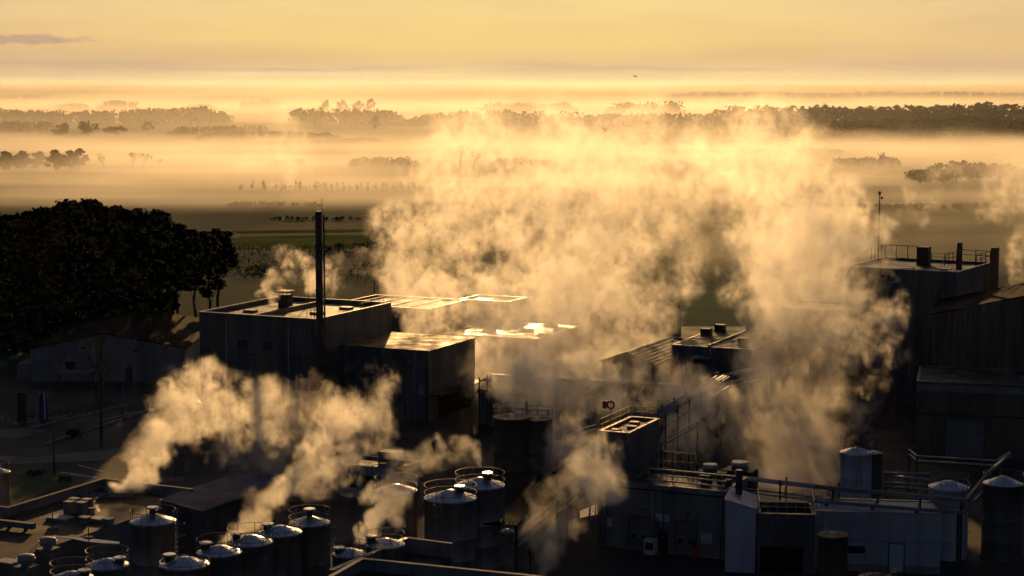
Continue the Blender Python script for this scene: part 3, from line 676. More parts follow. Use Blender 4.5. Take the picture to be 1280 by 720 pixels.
# right hand tanks
tank('tall white tank behind the pale low building on the right', 1070, 565, 20, 6.4, body='white_tank', rise=.3, ring=(1.6, .8), ladder=-90)
tank('dull tank standing behind the tall white tank on the right', 1092, 566, 11, 6.0, body='dull_tank', ring=(1.5,), rise=.2)
tank('white tank with ring rails behind the pipe bridge on the right', 1186, 608, 25, 6.8, body='white_tank', ring=(1.1, .5), ladder=-60)
tank('dull brown tank with a pale cone nearest the right edge', 1254, 604, 25, 7.2, body='dull_tank', ring=(1.0,), rise=.36)
tank('dark round tank at the bottom edge left of the pale building door', 1041, 668, 19, 5.2, body='green_tank', cone='dark', rise=.1, ring=None)
tank('tank showing only its pale ring rail at the bottom edge', 1096, 722, 24, 4.8, body='dull_tank', cone='dark', rise=.2, ring=(.7,))
tank('small tank under the louvred hall in the gap of the steam', 879, 446, 17, 7.4, body='dull_tank', rise=.5, ring=None)

# pipe bridge on the right
def poly3(pts): return [gz(a, b, z) for a, b, z in pts]
br = thing('pipe_bridge', 'grey pipe bridge on dark posts crossing in front of the right hand tanks', 'pipe bridge', gz(1040, 690))
def lw(o, p): return Vector(p) - o.location
f = MB()
top_ = poly3([(1020, 608, 6.6), (1208, 625, 6.6), (1234, 592, 6.6), (1262, 568, 6.6)]); bot_ = poly3([(1010, 626, 5.9), (1204, 641, 5.9), (1232, 612, 5.9)])
for a, b_ in zip(top_[:-1], top_[1:]): f.bar(lw(br, a), lw(br, b_), .28, .3)
f.build('upper_beam', M['grey'], br)
f = MB()
for a, b_ in zip(bot_[:-1], bot_[1:]): f.bar(lw(br, a), lw(br, b_), .26, .28)
f.build('lower_beam', M['grey'], br)
for t_ in (.12, .42, .7, .97):
    a = top_[0].lerp(top_[1], t_); c = bot_[0].lerp(bot_[1], t_)
    f = MB(); f.bar(lw(br, Vector((c.x, c.y, 0))), lw(br, Vector((c.x, c.y, 5.75))), .22); f.bar(lw(br, Vector((a.x, a.y, 0))), lw(br, Vector((a.x, a.y, 6.4))), .18); f.bar(lw(br, Vector((c.x, c.y - .4, 5.7))), lw(br, Vector((a.x, a.y + .4, 5.7))), .15)
    f.build('post', M['dark'], br)
f = MB()
a = bot_[0].lerp(bot_[1], .12); c = bot_[0].lerp(bot_[1], .42)
for z0, z1 in ((1.2, 4.6), (4.6, 1.2)): f.bar(lw(br, Vector((a.x, a.y, z0))), lw(br, Vector((c.x, c.y, z1))), .08)
f.bar(lw(br, Vector((a.x, a.y, 2.9))), lw(br, Vector((c.x, c.y, 2.9))), .08); f.build('cross_brace', M['dark'], br)
f = MB()
for k_ in range(4):
    o_ = Vector((0, .35 * k_ + .3, -.1 - .12 * k_)); f.cyl(lw(br, top_[0] + o_), lw(br, top_[1] + o_), .07, n=8)
f.build('pipes', M['galv'], br)
pr = thing('rear_pipe_rack', 'far pipe rack bending in front of the brown hall on the right', 'pipe rack', gz(1150, 600))
f = MB(); q3 = poly3([(1136, 562, 5), (1146, 570, 5), (1246, 576, 5), (1262, 565, 5)])
for k_ in range(2):
    for a, b_ in zip(q3[:-1], q3[1:]): f.bar(lw(pr, a + Vector((0, 0, -.5 * k_))), lw(pr, b_ + Vector((0, 0, -.5 * k_))), .16)
f.build('beam', M['galv'], pr)
f = MB()
for p in q3: f.bar(lw(pr, Vector((p.x, p.y, 0))), lw(pr, p), .15)
f.build('post', M['dark'], pr)
mr_ = thing('middle_pipe_run', 'bundle of bright pipes between the two white tanks', 'pipes', gz(1110, 640))
f = MB()
for i, (a0, b0, a1, b1) in enumerate(((1103, 591, 1165, 592), (1118, 596, 1170, 600), (1105, 603, 1165, 606), (1105, 608, 1165, 612))): f.cyl(lw(mr_, gz(a0, b0, 5.2 - .3 * i)), lw(mr_, gz(a1, b1, 5.2 - .3 * i)), .1 if i != 1 else .16, n=8)
f.build('pipes', M['galv'], mr_)
f = MB()
for a0 in (1108, 1160): p = gz(a0, 600, 4.5); f.bar(lw(mr_, Vector((p.x, p.y, 0))), lw(mr_, Vector((p.x, p.y, 5.3))), .14)
f.build('post', M['dark'], mr_)
# pipe lines in the steam gap, right of the tower
for nm, lab, pts in (('pipe_line', 'thin bright pipe line slanting up beside the square tower', [(826, 552, 7), (872, 527, 7)]), ('pipe_line', 'pair of bright pipes left of the square tower in the steam', [(706, 542, 8), (745, 531, 8)]), ('pipe_line', 'thin bright pipes behind the big steam column', [(920, 482, 7.5), (962, 462, 7.5)])):
    q_ = poly3(pts); r = thing(nm, lab, 'pipe', (q_[0].x, q_[0].y, 0)); f = MB()
    for k_ in range(2): f.cyl(lw(r, q_[0] + Vector((.1 * k_, 0, -.45 * k_))), lw(r, q_[1] + Vector((.1 * k_, 0, -.45 * k_))), .1, n=8)
    f.build('pipes', M['galv'], r); f = MB()
    for p in q_: f.bar(lw(r, Vector((p.x, p.y, 0))), lw(r, p - Vector((0, 0, .1))), .15)
    f.build('post', M['dark'], r)
sheet('wet_floor', [gz(722, 640), gz(746, 630), gz(747, 643), gz(724, 648)], M['water'], .03)
def gantry(label, pts, n=4, wd=1.6, drop=1.2):
    q_ = poly3(pts); r = thing('pipe_gantry', label, 'pipe gantry', (q_[0].x, q_[0].y, 0)); f = MB(); g_ = MB()
    for a, c in zip(q_[:-1], q_[1:]):
        d = (c - a); d.z = 0; d.normalize(); s_ = Vector((-d.y, d.x, 0)); ln_ = (c - a).length
        for k_ in range(n): o_ = s_ * (wd * (k_ / max(1, n - 1) - .5)); f.cyl(lw(r, a + o_), lw(r, c + o_), .06 + .05 * (k_ % 3), n=8); 
        for k_ in range(2): o_ = s_ * (wd * (k_ - .5)) - Vector((0, 0, drop)); f.cyl(lw(r, a + o_), lw(r, c + o_), .1, n=8)
        m_ = max(2, int(ln_ / 4.5))
        for j in range(m_ + 1):
            p = a.lerp(c, j / m_)
            for sg in (-.5, .5):
                e_ = p + s_ * wd * sg * 1.15; g_.bar(lw(r, Vector((e_.x, e_.y, 0))), lw(r, e_ + Vector((0, 0, .4))), .16)
            for dz in (.14, drop + .12): g_.bar(lw(r, p - s_ * wd * .58 - Vector((0, 0, dz))), lw(r, p + s_ * wd * .58 - Vector((0, 0, dz))), .12)
    f.build('pipes', M['galv'], r); g_.build('frame', M['dark'], r); return r
gantry('pipe gantry running right from the loading hall through the steam', [(604, 474, 7.6), (700, 484, 7.6)])
gantry('pipe gantry leading from the square tower back to the louvred hall', [(822, 520, 8.0), (905, 470, 8.0), (960, 458, 8.0)], 5)
gantry('low pipe gantry between the silo and the square tower', [(690, 552, 6.4), (744, 566, 6.4)], 4, 1.2)
gantry('pipe gantry behind the pale tall shed and the dark cooling unit', [(915, 596, 6.2), (1045, 611, 6.2)], 4, 1.4)
# row of equipment on the roofs behind the loading building
for px, py, z, s_, lab in ((888, 580, 5.5, 1.3, 'small dark outlet box blowing a thin plume behind the loading building'), (925, 577, 6, 1.6, 'dark round topped unit behind the pale tall shed')):
    p = gz(px, py, z); r = thing('process_unit', lab, 'process unit', (p.x, p.y, 0), EA)
    MB().box(-s_, s_, -s_ * .7, s_ * .7, 0, z - .8).build('body', M['dark'], r); MB().cyl((0, 0, z - .797), (0, 0, z), s_ * .55, n=16).build('outlet', M['galv'], r)

# ------------------------------------------------------------------ the yard on the left
shd = gable_hall('gable_shed', 'long pale gabled shed standing alone at the left edge of the yard', gz(39, 477), 23.3, 30, 5.0, 7.2, M['grey'], M['black'], rot=0, rx=.48)
opening(shd, 'window', 5.2, 6.8, 1.5, 3.0, M['glass']); opening(shd, 'door', 8.6, 10.6, .1, 2.6, M['door']); opening(shd, 'door', 14.2, 15.2, .1, 2.2, M['dark']); opening(shd, 'vent', 7.6, 8.2, 4.9, 5.3, M['dark']); opening(shd, 'vent', 15.5, 16.1, 4.4, 4.8, M['dark'])
MB().box(-2.2, -.4, .5, 6, 0, 2.6).build('side_lean_to', M['grey'], shd)
# pavements and kerbs
def kerb(name, a, b_, wd, ht, m=M['concrete']):
    A, B = gz(*a), gz(*b_); f = MB(); f.bar((A.x, A.y, ht / 2 + .02), (B.x, B.y, ht / 2 + .02), wd, ht); return tag(f.build(name, m), kind='structure')
kerb('kerb_far', (14, 533), (90, 519), .5, .13); kerb('kerb_middle', (38, 536), (160, 506), .5, .13); kerb('kerb_near', (56, 556), (190, 512), .5, .13); kerb('kerb_long', (120, 528), (192, 512), .7, .14)
sheet('pavement', [gz(-60, 566), gz(40, 572), gz(165, 558), gz(180, 566), gz(125, 576), gz(30, 580), gz(-60, 582)], M['paving'], .03)
sheet('pavement', [gz(-30, 545), gz(20, 548), gz(60, 538), gz(30, 535), gz(-30, 538)], M['paving'], .03)
for a, b_, c_, d_ in (((75, 592), (120, 598), (121, 596), (76, 590)), ((96, 582), (128, 590), (129, 589), (98, 581))):
    sheet('road_marking', [gz(*a), gz(*b_), gz(*c_), gz(*d_)], M['paint'], .034)
lw_pts = [(12, 608), (25, 594), (50, 590), (86, 592), (92, 598), (80, 608), (50, 618), (12, 632)]
sheet('lawn', [gz(*p) for p in lw_pts], M['lawn'], .05)
sheet('lawn_strip', [gz(355, 602), gz(375, 596), gz(388, 600), gz(372, 606)], M['lawn'], .06)
# hedge beside the lawn
def tufts(b, c, rad, n, s, r_=rng, flat=.6):
    for _ in range(n):
        while True:
            p = Vector((r_.uniform(-1, 1), r_.uniform(-1, 1), r_.uniform(-1, 1)))
            if .2 < p.length < 1: break
        p = c + Vector((p.x * rad[0], p.y * rad[1], p.z * rad[2]))
        u = Vector((r_.gauss(0, 1), r_.gauss(0, 1), r_.gauss(0, flat))).normalized(); q = u.cross(Vector((r_.gauss(0, 1), r_.gauss(0, 1), r_.gauss(0, 1)))).normalized()
        a = s * r_.uniform(.6, 1.3); b.face([p - u * a, p - q * a * .6, p + u * a, p + q * a * .6])
def bush(label, px, py, w_, h_, m='leaf', n=160, s=.25, name='bush'):
    p = gz(px, py); r = thing(name, label, 'bush', (p.x, p.y, 0)); f = MB()
    for k_ in range(5): tufts(f, Vector((rng.uniform(-.6, .6) * w_, rng.uniform(-.4, .4) * w_, h_ * rng.uniform(.35, .6))), (w_ * .55, w_ * .5, h_ * .45), n // 5, s)
    f.build('foliage', M[m], r)
    f = MB()
    for k_ in range(4): f.cyl((0, 0, 0), (rng.uniform(-.4, .4) * w_, rng.uniform(-.3, .3) * w_, h_ * .7), .05, .02, 5)
    f.build('stems', M['bark'], r); return r
bush('low bush at the right end of the small lawn', 83, 601, .9, .7, 'lawn', 220, .12)
bush('low green shrub at the far edge of the small lawn', 46, 593, 1.4, .6, 'lawn', 260, .12)
bush('small dark shrub on the yard left of the bare tree', 95, 546, 1.2, 1.0, 'leaf', 220, .15)
def totem(px, py, h_, m, label, edge=None):
    p = gz(px, py); r = thing('totem_sign', label, 'sign', (p.x, p.y, 0), -12)
    MB().box(-.6, .6, -.12, .12, .35, h_).build('panel', M[m], r); MB().box(-.35, .35, -.25, .25, 0, .347).build('foot', M['dark'], r)
    if edge: MB().box(.1, .35, -.15, -.124, .6, h_ - .1).build('stripe', M[edge], r)
    return r
totem(28, 531, 4.3, 'dark', 'tall black totem sign on the kerb at the left edge'); totem(55, 529, 4.1, 'blue', 'tall blue totem sign with a pale stripe', 'white')
def lamp(px, py, h_, label, m='dark', pale=False):
    p = gz(px, py); r = thing('lamp_post', label, 'lamp post', (p.x, p.y, 0), rng.uniform(-40, 40))
    MB().cyl((0, 0, 0), (0, 0, h_), .11, .06, n=8).build('pole', M['grey' if pale else m], r)
    f = MB(); f.bar((0, 0, h_), (.9, 0, h_ + .12), .06); f.bar((.8, 0, h_ + .14), (1.4, 0, h_ + .16), .22, .1); f.build('lamp_head', M[m], r); return r
lamp(68, 592, 6.3, 'dark lamp post by the small lawn'); lamp(155, 527, 5.6, 'pale lamp post behind the kerb right of the bare tree', pale=True); lamp(112, 640, 1.2, 'short dark bollard lamp on the flat roof edge') if False else None
lamp(466, 668, 7.0, 'dark lamp post standing before the office range')
f = MB(); A, B = gz(-10, 530), gz(125, 517); nn = 16
for k_ in range(nn + 1):
    q = A.lerp(B, k_ / nn); f.bar((q.x, q.y, 0), (q.x, q.y, 1.0), .09)
for zz in (.5, .95): f.bar((A.x, A.y, zz), (B.x, B.y, zz), .07)
tag(f.build('yard_fence', M['dark']), 'low dark post and rail fence along the kerb behind the totem signs', 'fence')
# parked vehicles at the shed
def car(px, py, rot, m, label, van=False):
    p = gz(px, py); r = thing('parked_van' if van else 'parked_car', label, 'van' if van else 'car', (p.x, p.y, .02), rot)
    L_, hw = (5.2, .98) if van else (4.2, .86)
    side = [(0, .3), (0, .75), (.5, .95), (1.0, 1.05), (1.7, 1.75), (L_ - .2, 2.1), (L_, 1.9), (L_, .35)] if van else [(0, .3), (0, .7), (.3, .85), (1.1, .95), (1.75, 1.42), (3.1, 1.45), (3.8, .98), (L_, .9), (L_, .35)]
    f = MB(); n = len(side)
    def hwz(z): return hw * (1 - .16 * max(0, z - .9))
    f.face([(x_, -hwz(z_), z_) for x_, z_ in reversed(side)]); f.face([(x_, hwz(z_), z_) for x_, z_ in side])
    for i in range(n):
        (xa, za), (xb, zb) = side[i], side[(i + 1) % n]; f.face([(xa, -hwz(za), za), (xb, -hwz(zb), zb), (xb, hwz(zb), zb), (xa, hwz(za), za)])
    f.build('body', M[m], r)
    g_ = MB()
    if van: g_.face([(1.06, -.8, 1.13), (1.06, .8, 1.13), (1.62, .74, 1.68), (1.62, -.74, 1.68)])
    else:
        for s_ in (-1, 1): g_.face([(1.3, s_ * (hwz(1.0) + .012), 1.0), (3.5, s_ * (hwz(1.0) + .012), 1.0), (3.0, s_ * (hwz(1.38) + .012), 1.38), (1.85, s_ * (hwz(1.38) + .012), 1.38)])
    g_.build('windows', M['glass'], r)
    for x_ in (.8, L_ - .8):
        for s_ in (-1, 1): MB().cyl((x_, s_ * (hw - .18), .3), (x_, s_ * (hw + .02), .3), .31, n=16).build('wheel', M['black'], r)
    return r
car(219, 515, 12, 'white', 'pale parked car half behind the left steam plume')
# roof of the small shelter
r = thing('flat_shelter', 'low flat shelter roof with a bright edge in front of the gabled shed', 'shelter', gz(72, 488), 8)
MB().box(0, 5, 0, 3, 2.5, 2.62).build('roof', M['coping'], r)
for x_, y_ in ((.1, .1), (4.9, .1), (.1, 2.9), (4.9, 2.9)): MB().bar((x_, y_, 0), (x_, y_, 2.49), .1).build('post', M['dark'], r)
# wrapped pallets in the dark yard behind the shed
pal = None; k_ = 0
for row in range(5):
    for i in range(5):
        px = 172 + i * 15 + (row % 2) * 6 - row * 3; py = 403 + row * 9 + i * 1.5
        if px > 236 or (px < 196 and py > 425): continue
        p = gz(px, py)
        if pal is None:
            pal = thing('wrapped_pallet', 'pale wrapped pallet standing in rows in the dark yard beside the gabled shed', 'pallet', p, EA, 'pallets in the yard')
            f = MB()
            for yy in (-.5, 0, .4): f.box(-.6, .6, yy, yy + .1, 0, .14)
            f.build('pallet_base', M['bark'], pal); MB().box(-.58, .58, -.48, .48, .143, 1.0).build('load', M['vines'], pal); MB().box(-.6, .6, -.5, .5, 1.003, 1.06).build('cover', M['cover'], pal)
        else: dup(pal, p, R(EA + rng.uniform(-6, 6)))
        k_ += 1

# ------------------------------------------------------------------ trees
def pine(label, px, py, h_, wd, seed, clus=26, per=46, s=.42, lean=0.0, Y=None, group=None, low=.5, m='pine'):
    r_ = random.Random(seed); p = gz(px, py) if Y is None else Vector((at(px, py, Y).x, Y, 0))
    r = thing('pine_tree', label, 'tree', (p.x, p.y, 0), 0, group)
    tr = MB(); z = 0; q = Vector((0, 0, 0)); pts = [q]; nseg = 7
    for i in range(1, nseg + 1):
        q = Vector((lean * h_ * (i / nseg) ** 1.5 + r_.gauss(0, .18), r_.gauss(0, .18), h_ * .88 * i / nseg)); pts.append(q)
    for i in range(nseg): tr.cyl(pts[i], pts[i + 1], .34 * h_ / 20 * (1 - .7 * i / nseg), .34 * h_ / 20 * (1 - .7 * (i + 1) / nseg), 7, False)
    cr = MB()
    for c_ in range(clus):
        t_ = low + (1 - low) * (r_.random() ** .7); env = math.sin(math.pi * min(1, max(.12, (t_ - low + .1) / (1.14 - low)))) ** .8
        a = r_.uniform(0, 2 * math.pi); rad = wd * env * math.sqrt(r_.random())
        i = min(nseg - 1, int(t_ * nseg * .98)); base = pts[i]
        c = Vector((lean * h_ * t_ ** 1.5 + math.cos(a) * rad, math.sin(a) * rad, h_ * t_ * .97))
        sz = wd * r_.uniform(.2, .34)
        tr.cyl(base, c, .07, .03, 4, False)
        tufts(cr, c, (sz * 1.25, sz * 1.25, sz * .75), per, s, r_); tufts(cr, c, (sz * .95, sz * .95, sz * .6), 34, sz * .55, r_)
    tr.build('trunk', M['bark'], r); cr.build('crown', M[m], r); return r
tops = [(10, 268, 6.5), (36, 266, 6), (52, 256, 6), (76, 250, 6), (98, 242, 6.5), (122, 247, 6.5), (142, 250, 6), (165, 258, 6), (188, 260, 5.5), (206, 272, 5), (222, 278, 4.8), (243, 284, 4.3), (262, 287, 4.6), (272, 282, 3.6)]
plabs = ['pine at the left edge of the dark pine group', 'dark pine in the left shoulder of the group beside the palest bare top', 'pine with the first rounded bump of the group outline', 'pine just left of the highest crown of the group', 'highest pine of the dark group, its crown against the fog', 'tall pine with a flat crown just right of the highest one', 'tall pine right of the middle of the group with a ragged top', 'pine above the small sky holes in the middle of the group', 'rounded pine right of the sky holes', 'pine on the right falling slope of the group', 'narrow pine on the right slope above bare trunks', 'small pine between the right slope and the end tree', 'end pine of the group with its open trunk showing', 'slim pine at the far right end with a low hanging branch']
for i, (px, pt, wd) in enumerate(tops):
    Y = 312 + rng.uniform(-8, 10) + (8 if i in (3, 7) else 0); h_ = at(px, pt, Y).z
    pine(plabs[i], px, 400, h_ * .98, wd * .95, 100 + i, clus=46 if i < 11 else 26, per=90, s=.27, Y=Y, group='pines at the left', low=.38 if i < 9 else .48, lean=.03 if i == 13 else rng.uniform(-.03, .03))
# dark broadleaved undergrowth trees in front of the pines
ulabs = ['dark bushy tree under the pines at the left edge', 'dark bushy tree under the pines behind the gabled shed ridge', 'dark bushy tree under the highest pine', 'dark bushy tree below the sky holes of the pine group', 'low dark tree left of the open pine trunks', 'low dark shrub tree at the foot of the end pine']
for i, (px, hh, wd) in enumerate(((20, 17, 9), (62, 16, 9), (105, 15, 8), (146, 13, 7), (184, 10, 6), (222, 4.5, 4.5))):
    r_ = random.Random(40 + i); Y = 306 + r_.uniform(-3, 3); p = at(px, 420, Y); r = thing('dark_tree', ulabs[i], 'tree', (p.x, Y, 0)); f = MB(); tr = MB()
    for c_ in range(34):
        c = Vector((r_.uniform(-1, 1) * wd, r_.uniform(-.6, .6) * wd, hh * r_.uniform(.08, .85))); k2 = math.sqrt(max(.1, 1 - (c.z / hh) ** 2)); c.x *= k2; c.y *= k2
        tufts(f, c, (wd * .3, wd * .3, hh * .17), 60, .4, r_); tufts(f, c, (wd * .26, wd * .26, hh * .15), 30, 1.6, r_)
        tr.cyl((c.x * .1, c.y * .1, 0), c, .09, .03, 4, False)
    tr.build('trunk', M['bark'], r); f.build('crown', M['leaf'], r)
def bare(label, px, py, h_, seed, depth=5, Y=None, m='bark', spread=.5, rad=.16, name='bare_tree', group=None):
    r_ = random.Random(seed); p = gz(px, py) if Y is None else Vector((at(px, py, Y).x, Y, 0)); r = thing(name, label, 'tree', (p.x, p.y, 0), 0, group); tr = MB(); tw_ = MB()
    def grow(a, d, ln, rd, k):
        b_ = a + d * ln; (tr if k > depth - 2 else tw_).cyl(a, b_, rd, rd * .65, 5 if k > 2 else 3, False)
        if k == 0: return
        for _ in range(2 if k > depth - 1 else 3):
            nd = (d + Vector((r_.gauss(0, spread), r_.gauss(0, spread), r_.uniform(-.05, .35)))).normalized(); grow(b_, nd, ln * r_.uniform(.6, .85), rd * .6, k - 1)
    grow(Vector((0, 0, 0)), Vector((0, 0, 1)), h_ * .34, rad, depth)
    tr.build('trunk', M[m], r); tw_.build('branches', M[m], r); return r
bare('bare dark tree with a straight trunk in the yard before the gabled shed', 127, 560, 12.5, 3, 5, spread=.33, rad=.24)
bare('small bare sapling behind the kerb at the right of the yard', 185, 515, 5, 5, 4)
# far trees standing in the fog, each of them to be told apart
G3 = 'dark pines in the fog at the left'
for i, (px, wd, hp) in enumerate(((6, 5.2, 23), (28, 5, 22), (48, 4.2, 20), (70, 5.4, 26), (88, 4.4, 23), (100, 3.8, 24))):
    Y = 905 + 12 * (i % 3); pine(['dark pine in the fog cut by the left edge', 'second dark pine from the left edge in the fog', 'lower dark pine in the fog before the gap', 'tallest dark pine in the fog right of the gap', 'round dark pine in the fog beside the tallest', 'last pine at the right end of the dark fog row'][i], px, 215, hp * Y / F + .6, wd, 60 + i, clus=26, per=34, s=.7, Y=Y, group=G3, low=.2)
for px, Y, h_, lab, sd_ in ((130, 920, 6.5, 'low bare tree in the fog right of the dark pine row', 1), (166, 930, 7.5, 'bare round topped tree in the fog, left of a pair', 2), (180, 935, 6.5, 'bare tree in the fog, right of a pair', 8), (200, 950, 4, 'small bare tree trailing off right of the foggy pair', 13), (575, 920, 9.5, 'largest bare tree standing out of the fog in the middle', 4), (592, 930, 7, 'bare tree at the right side of the largest middle one', 21), (1098, 940, 6.5, 'bare tree in the fog left of the right edge mist', 9)):
    bare(lab, px, 215, h_ * 1.15, 70 + sd_, 6, Y=Y, spread=.55, rad=.28, group='bare trees in the fog')
def round_tree(label, px, Y, hh, wd, seed, name='round_tree', group=None, m='leaf', n=22, per=40, s=None):
    r_ = random.Random(seed); r = thing(name, label, 'tree', (at(px, 220, Y).x, Y, 0), 0, group); f = MB(); tr = MB(); s = s or wd * .09
    for c_ in range(n):
        a = r_.uniform(0, 6.28); q = math.sqrt(r_.random()); t_ = r_.uniform(.25, .86); c = Vector((math.cos(a) * q * wd * math.sin(math.pi * t_) , math.sin(a) * q * wd * math.sin(math.pi * t_), hh * t_))
        tufts(f, c, (wd * .3, wd * .3, hh * .16), per, s, r_); tr.cyl((0, 0, hh * .2), c, .12, .04, 4, False)
    tr.cyl((0, 0, 0), (0, 0, hh * .4), .3, .2, 7, False); tr.build('trunk', M['bark'], r); f.build('crown', M[m], r); return r
G4 = 'hazy trees at the right edge'
for i, (px, hp) in enumerate(((1150, 9), (1172, 11.5), (1196, 12.5), (1222, 10.5), (1248, 10))):
    round_tree(['leftmost hazy round tree behind the right edge steam', 'second hazy tree behind the right edge steam', 'highest hazy tree behind the right edge steam', 'hazy tree right of the highest behind the steam', 'hazy tree in the steam nearest the right edge'][i], px, 790 + 12 * i, hp * .8, 7.5, 200 + i, group=G4)
G5 = 'rounded trees poking out of the fog'
for i, (px, Y, hp, wd, lab) in enumerate(((78, 1480, 11, 9, 'left hump of the hazy trees above the fog on the left'), (112, 1470, 13.5, 9, 'highest hump of the hazy trees above the fog on the left'), (146, 1500, 8, 10, 'right low hump of the hazy trees above the fog on the left'), (186, 1600, 10, 5, 'small dark hump tree in the hazy left distance'), (470, 1650, 14, 5, 'small dark pointed tree in the fog left of the middle'), (405, 2500, 20, 8, 'first of four round trees on the bright far fog'), (428, 2520, 19, 9, 'second of four round trees on the bright far fog'), (448, 2500, 18, 9, 'third of four round trees on the bright far fog'), (464, 2510, 21, 8, 'last and highest of four round trees on the bright far fog'), (1026, 1700, 24, 10, 'round tree top at the left end of the right hand woods'))):
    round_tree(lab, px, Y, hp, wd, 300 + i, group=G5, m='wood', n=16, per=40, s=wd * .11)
# far woods and tree lines that read as one mass
def woods(px0, px1, Y, h_, seed, depth=60, dens=1.0, name='far_woods', m='wood', ragged=.35):
    r_ = random.Random(seed); x0, x1 = at(px0, 100, Y).x, at(px1, 100, Y).x; f = MB(); n = int((x1 - x0) / (h_ * .5) * dens * 3.2); ph = [r_.uniform(0, 6) for _ in range(4)]
    for k2 in range(n):
        x_ = r_.uniform(x0, x1); u = (x_ - x0) / (x1 - x0); e = min(1, u * 9 + .25, (1 - u) * 9 + .25)
        hh = h_ * e * (1 - ragged * r_.random() ** 2) * (.86 + .14 * math.sin(x_ / h_ * .35 + ph[0]) * math.sin(x_ / h_ * .11 + ph[1])); y_ = Y + r_.uniform(0, depth)
        for zz in (.3, .55, .8): tufts(f, Vector((x_, y_, hh * zz)), (h_ * .42, h_ * .38, hh * .24), 14, h_ * .13, r_)
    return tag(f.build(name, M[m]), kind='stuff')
woods(872, 1340, 1720, 23, 1, 90, 1.6, ragged=.25); woods(905, 1340, 1560, 14, 24, 90, 1.2); woods(925, 1340, 1400, 11, 2, 70, 1.0); woods(985, 1100, 1330, 7, 12, 30, .7); woods(820, 890, 1650, 18, 25, 60, 1.0)
woods(-60, 285, 1820, 18, 3, 80, 1.3, ragged=.25); woods(-60, 60, 1560, 11, 26, 60); woods(205, 330, 1500, 8, 4, 60); woods(355, 500, 1800, 19, 5, 80, 1.3, ragged=.25); woods(500, 860, 1760, 16, 6, 80); woods(240, 420, 1380, 7, 7, 40); woods(330, 480, 1300, 4, 27, 30)
woods(120, 168, 2600, 17, 8, 60); woods(60, 100, 2700, 13, 9, 60); woods(225, 262, 2700, 12, 10, 60); woods(300, 345, 2900, 15, 11, 60); woods(600, 720, 2600, 17, 13, 80); woods(760, 860, 2300, 19, 14, 80)
woods(830, 1330, 4500, 18, 15, 200, .8); woods(-60, 330, 4300, 9, 16, 200, .5)
woods(435, 520, 950, 6, 18, 25); woods(330, 380, 960, 4, 19, 20); woods(610, 700, 940, 5, 20, 25); woods(1050, 1130, 960, 6, 21, 20); woods(1000, 1060, 1100, 5, 22, 20); woods(1100, 1320, 860, 4, 28, 20); woods(960, 1290, 640, 2.2, 29, 12, .8, 'hedge_row'); woods(280, 400, 660, 1.6, 30, 8, .4, 'hedge_row'); woods(330, 520, 590, 1.5, 31, 6, .4, 'hedge_row'); woods(400, 640, 480, 2.6, 32, 14, .6, 'hedge_row'); woods(250, 420, 425, 2.0, 33, 10, .5, 'hedge_row')
# thin row of young trees along the fog edge
f = MB(); r_ = random.Random(3)
for k_ in range(70):
    px = r_.uniform(300, 520); Y = 748 + r_.uniform(-8, 14); x_ = at(px, 250, Y).x; h_ = r_.uniform(2, 4.4); f.cyl((x_, Y, 0), (x_, Y, h_), .12, .04, 4, False); tufts(f, Vector((x_, Y, h_ * .62)), (.8, .8, h_ * .36), 16, .32, r_)
tag(f.build('young_treeline', M['leaf']), kind='stuff')
# fields
sheet('meadow', [gz(262, 304), gz(300, 296), gz(480, 293), gz(496, 304), gz(420, 312), gz(285, 312)], M['meadow'], .05)
sheet('meadow_far', [gz(290, 289), gz(470, 286), gz(480, 290), gz(300, 292)], M['meadow'], .055)
f = MB()
for k_ in range(26):
    a, c = gz(255 + 2 * k_, 314 + 1.5 * k_), gz(520 + 2 * k_, 318 + 1.5 * k_); n_ = int((c - a).length / 2.2)
    for j in range(n_):
        q = a.lerp(c, (j + r_.random() * .5) / n_); h_ = r_.uniform(.9, 1.5); f.bar((q.x, q.y, 0), (q.x, q.y, h_), .07)
        tufts(f, q + Vector((0, 0, h_ * .7)), (.8, .25, .4), 4, .25, r_)
tag(f.build('vineyard_rows', M['vines']), kind='stuff')
f = MB(); A, B = gz(278, 313), gz(540, 320)
for k_ in range(48): q = A.lerp(B, k_ / 47); f.bar((q.x, q.y, 0), (q.x, q.y, 1.6 + .5 * r_.random()), .12)
for zz in (.7, 1.3): f.bar((A.x, A.y, zz), (B.x, B.y, zz), .04)
tag(f.build('field_fence', M['bark']), 'long thin post fence along the near edge of the pale meadow', 'fence')
for i, (px, py, hp) in enumerate(((468, 376, 9), (472, 372, 7.5))): bare(['dark bare bush tree right of the slim chimney', 'second dark bare tree behind the factory block roof'][i], px, py, hp, 90 + i, 5, spread=.5)

# ------------------------------------------------------------------ birds
def bird(px, py, Y, label, rot, up_):
    p = at(px, py, Y); r = thing('bird', label, 'bird', p, rot); r.scale = (.6, .6, .6)
    f = MB(); n = 8; pr_ = [(-.24, .015), (-.12, .05), (0, .075), (.12, .06), (.2, .04), (.26, .012)]
    for (xa, ra), (xb, rb) in zip(pr_[:-1], pr_[1:]): f.cyl((xa, 0, 0), (xb, 0, 0), ra, rb, n, False)
    for s_ in (-1, 1):
        for dz in (0, .012): f.face([(.1, s_ * .05, dz), (.02, s_ * .32, up_ + dz), (-.12, s_ * .62, up_ * .7 + dz), (-.12, s_ * .3, up_ * .8 + dz), (-.1, s_ * .05, dz)])
    f.face([(-.22, -.02, 0), (-.22, .02, 0), (-.42, .09, 0), (-.42, -.09, 0)]); tag(f.build('body', M['bird'], r)); return r
bird(794, 96, 190, 'upper of the two dark birds, flying just above the horizon', 20, .22); bird(757, 163, 170, 'lower of the two dark birds, flying in front of the fog', 70, .35)

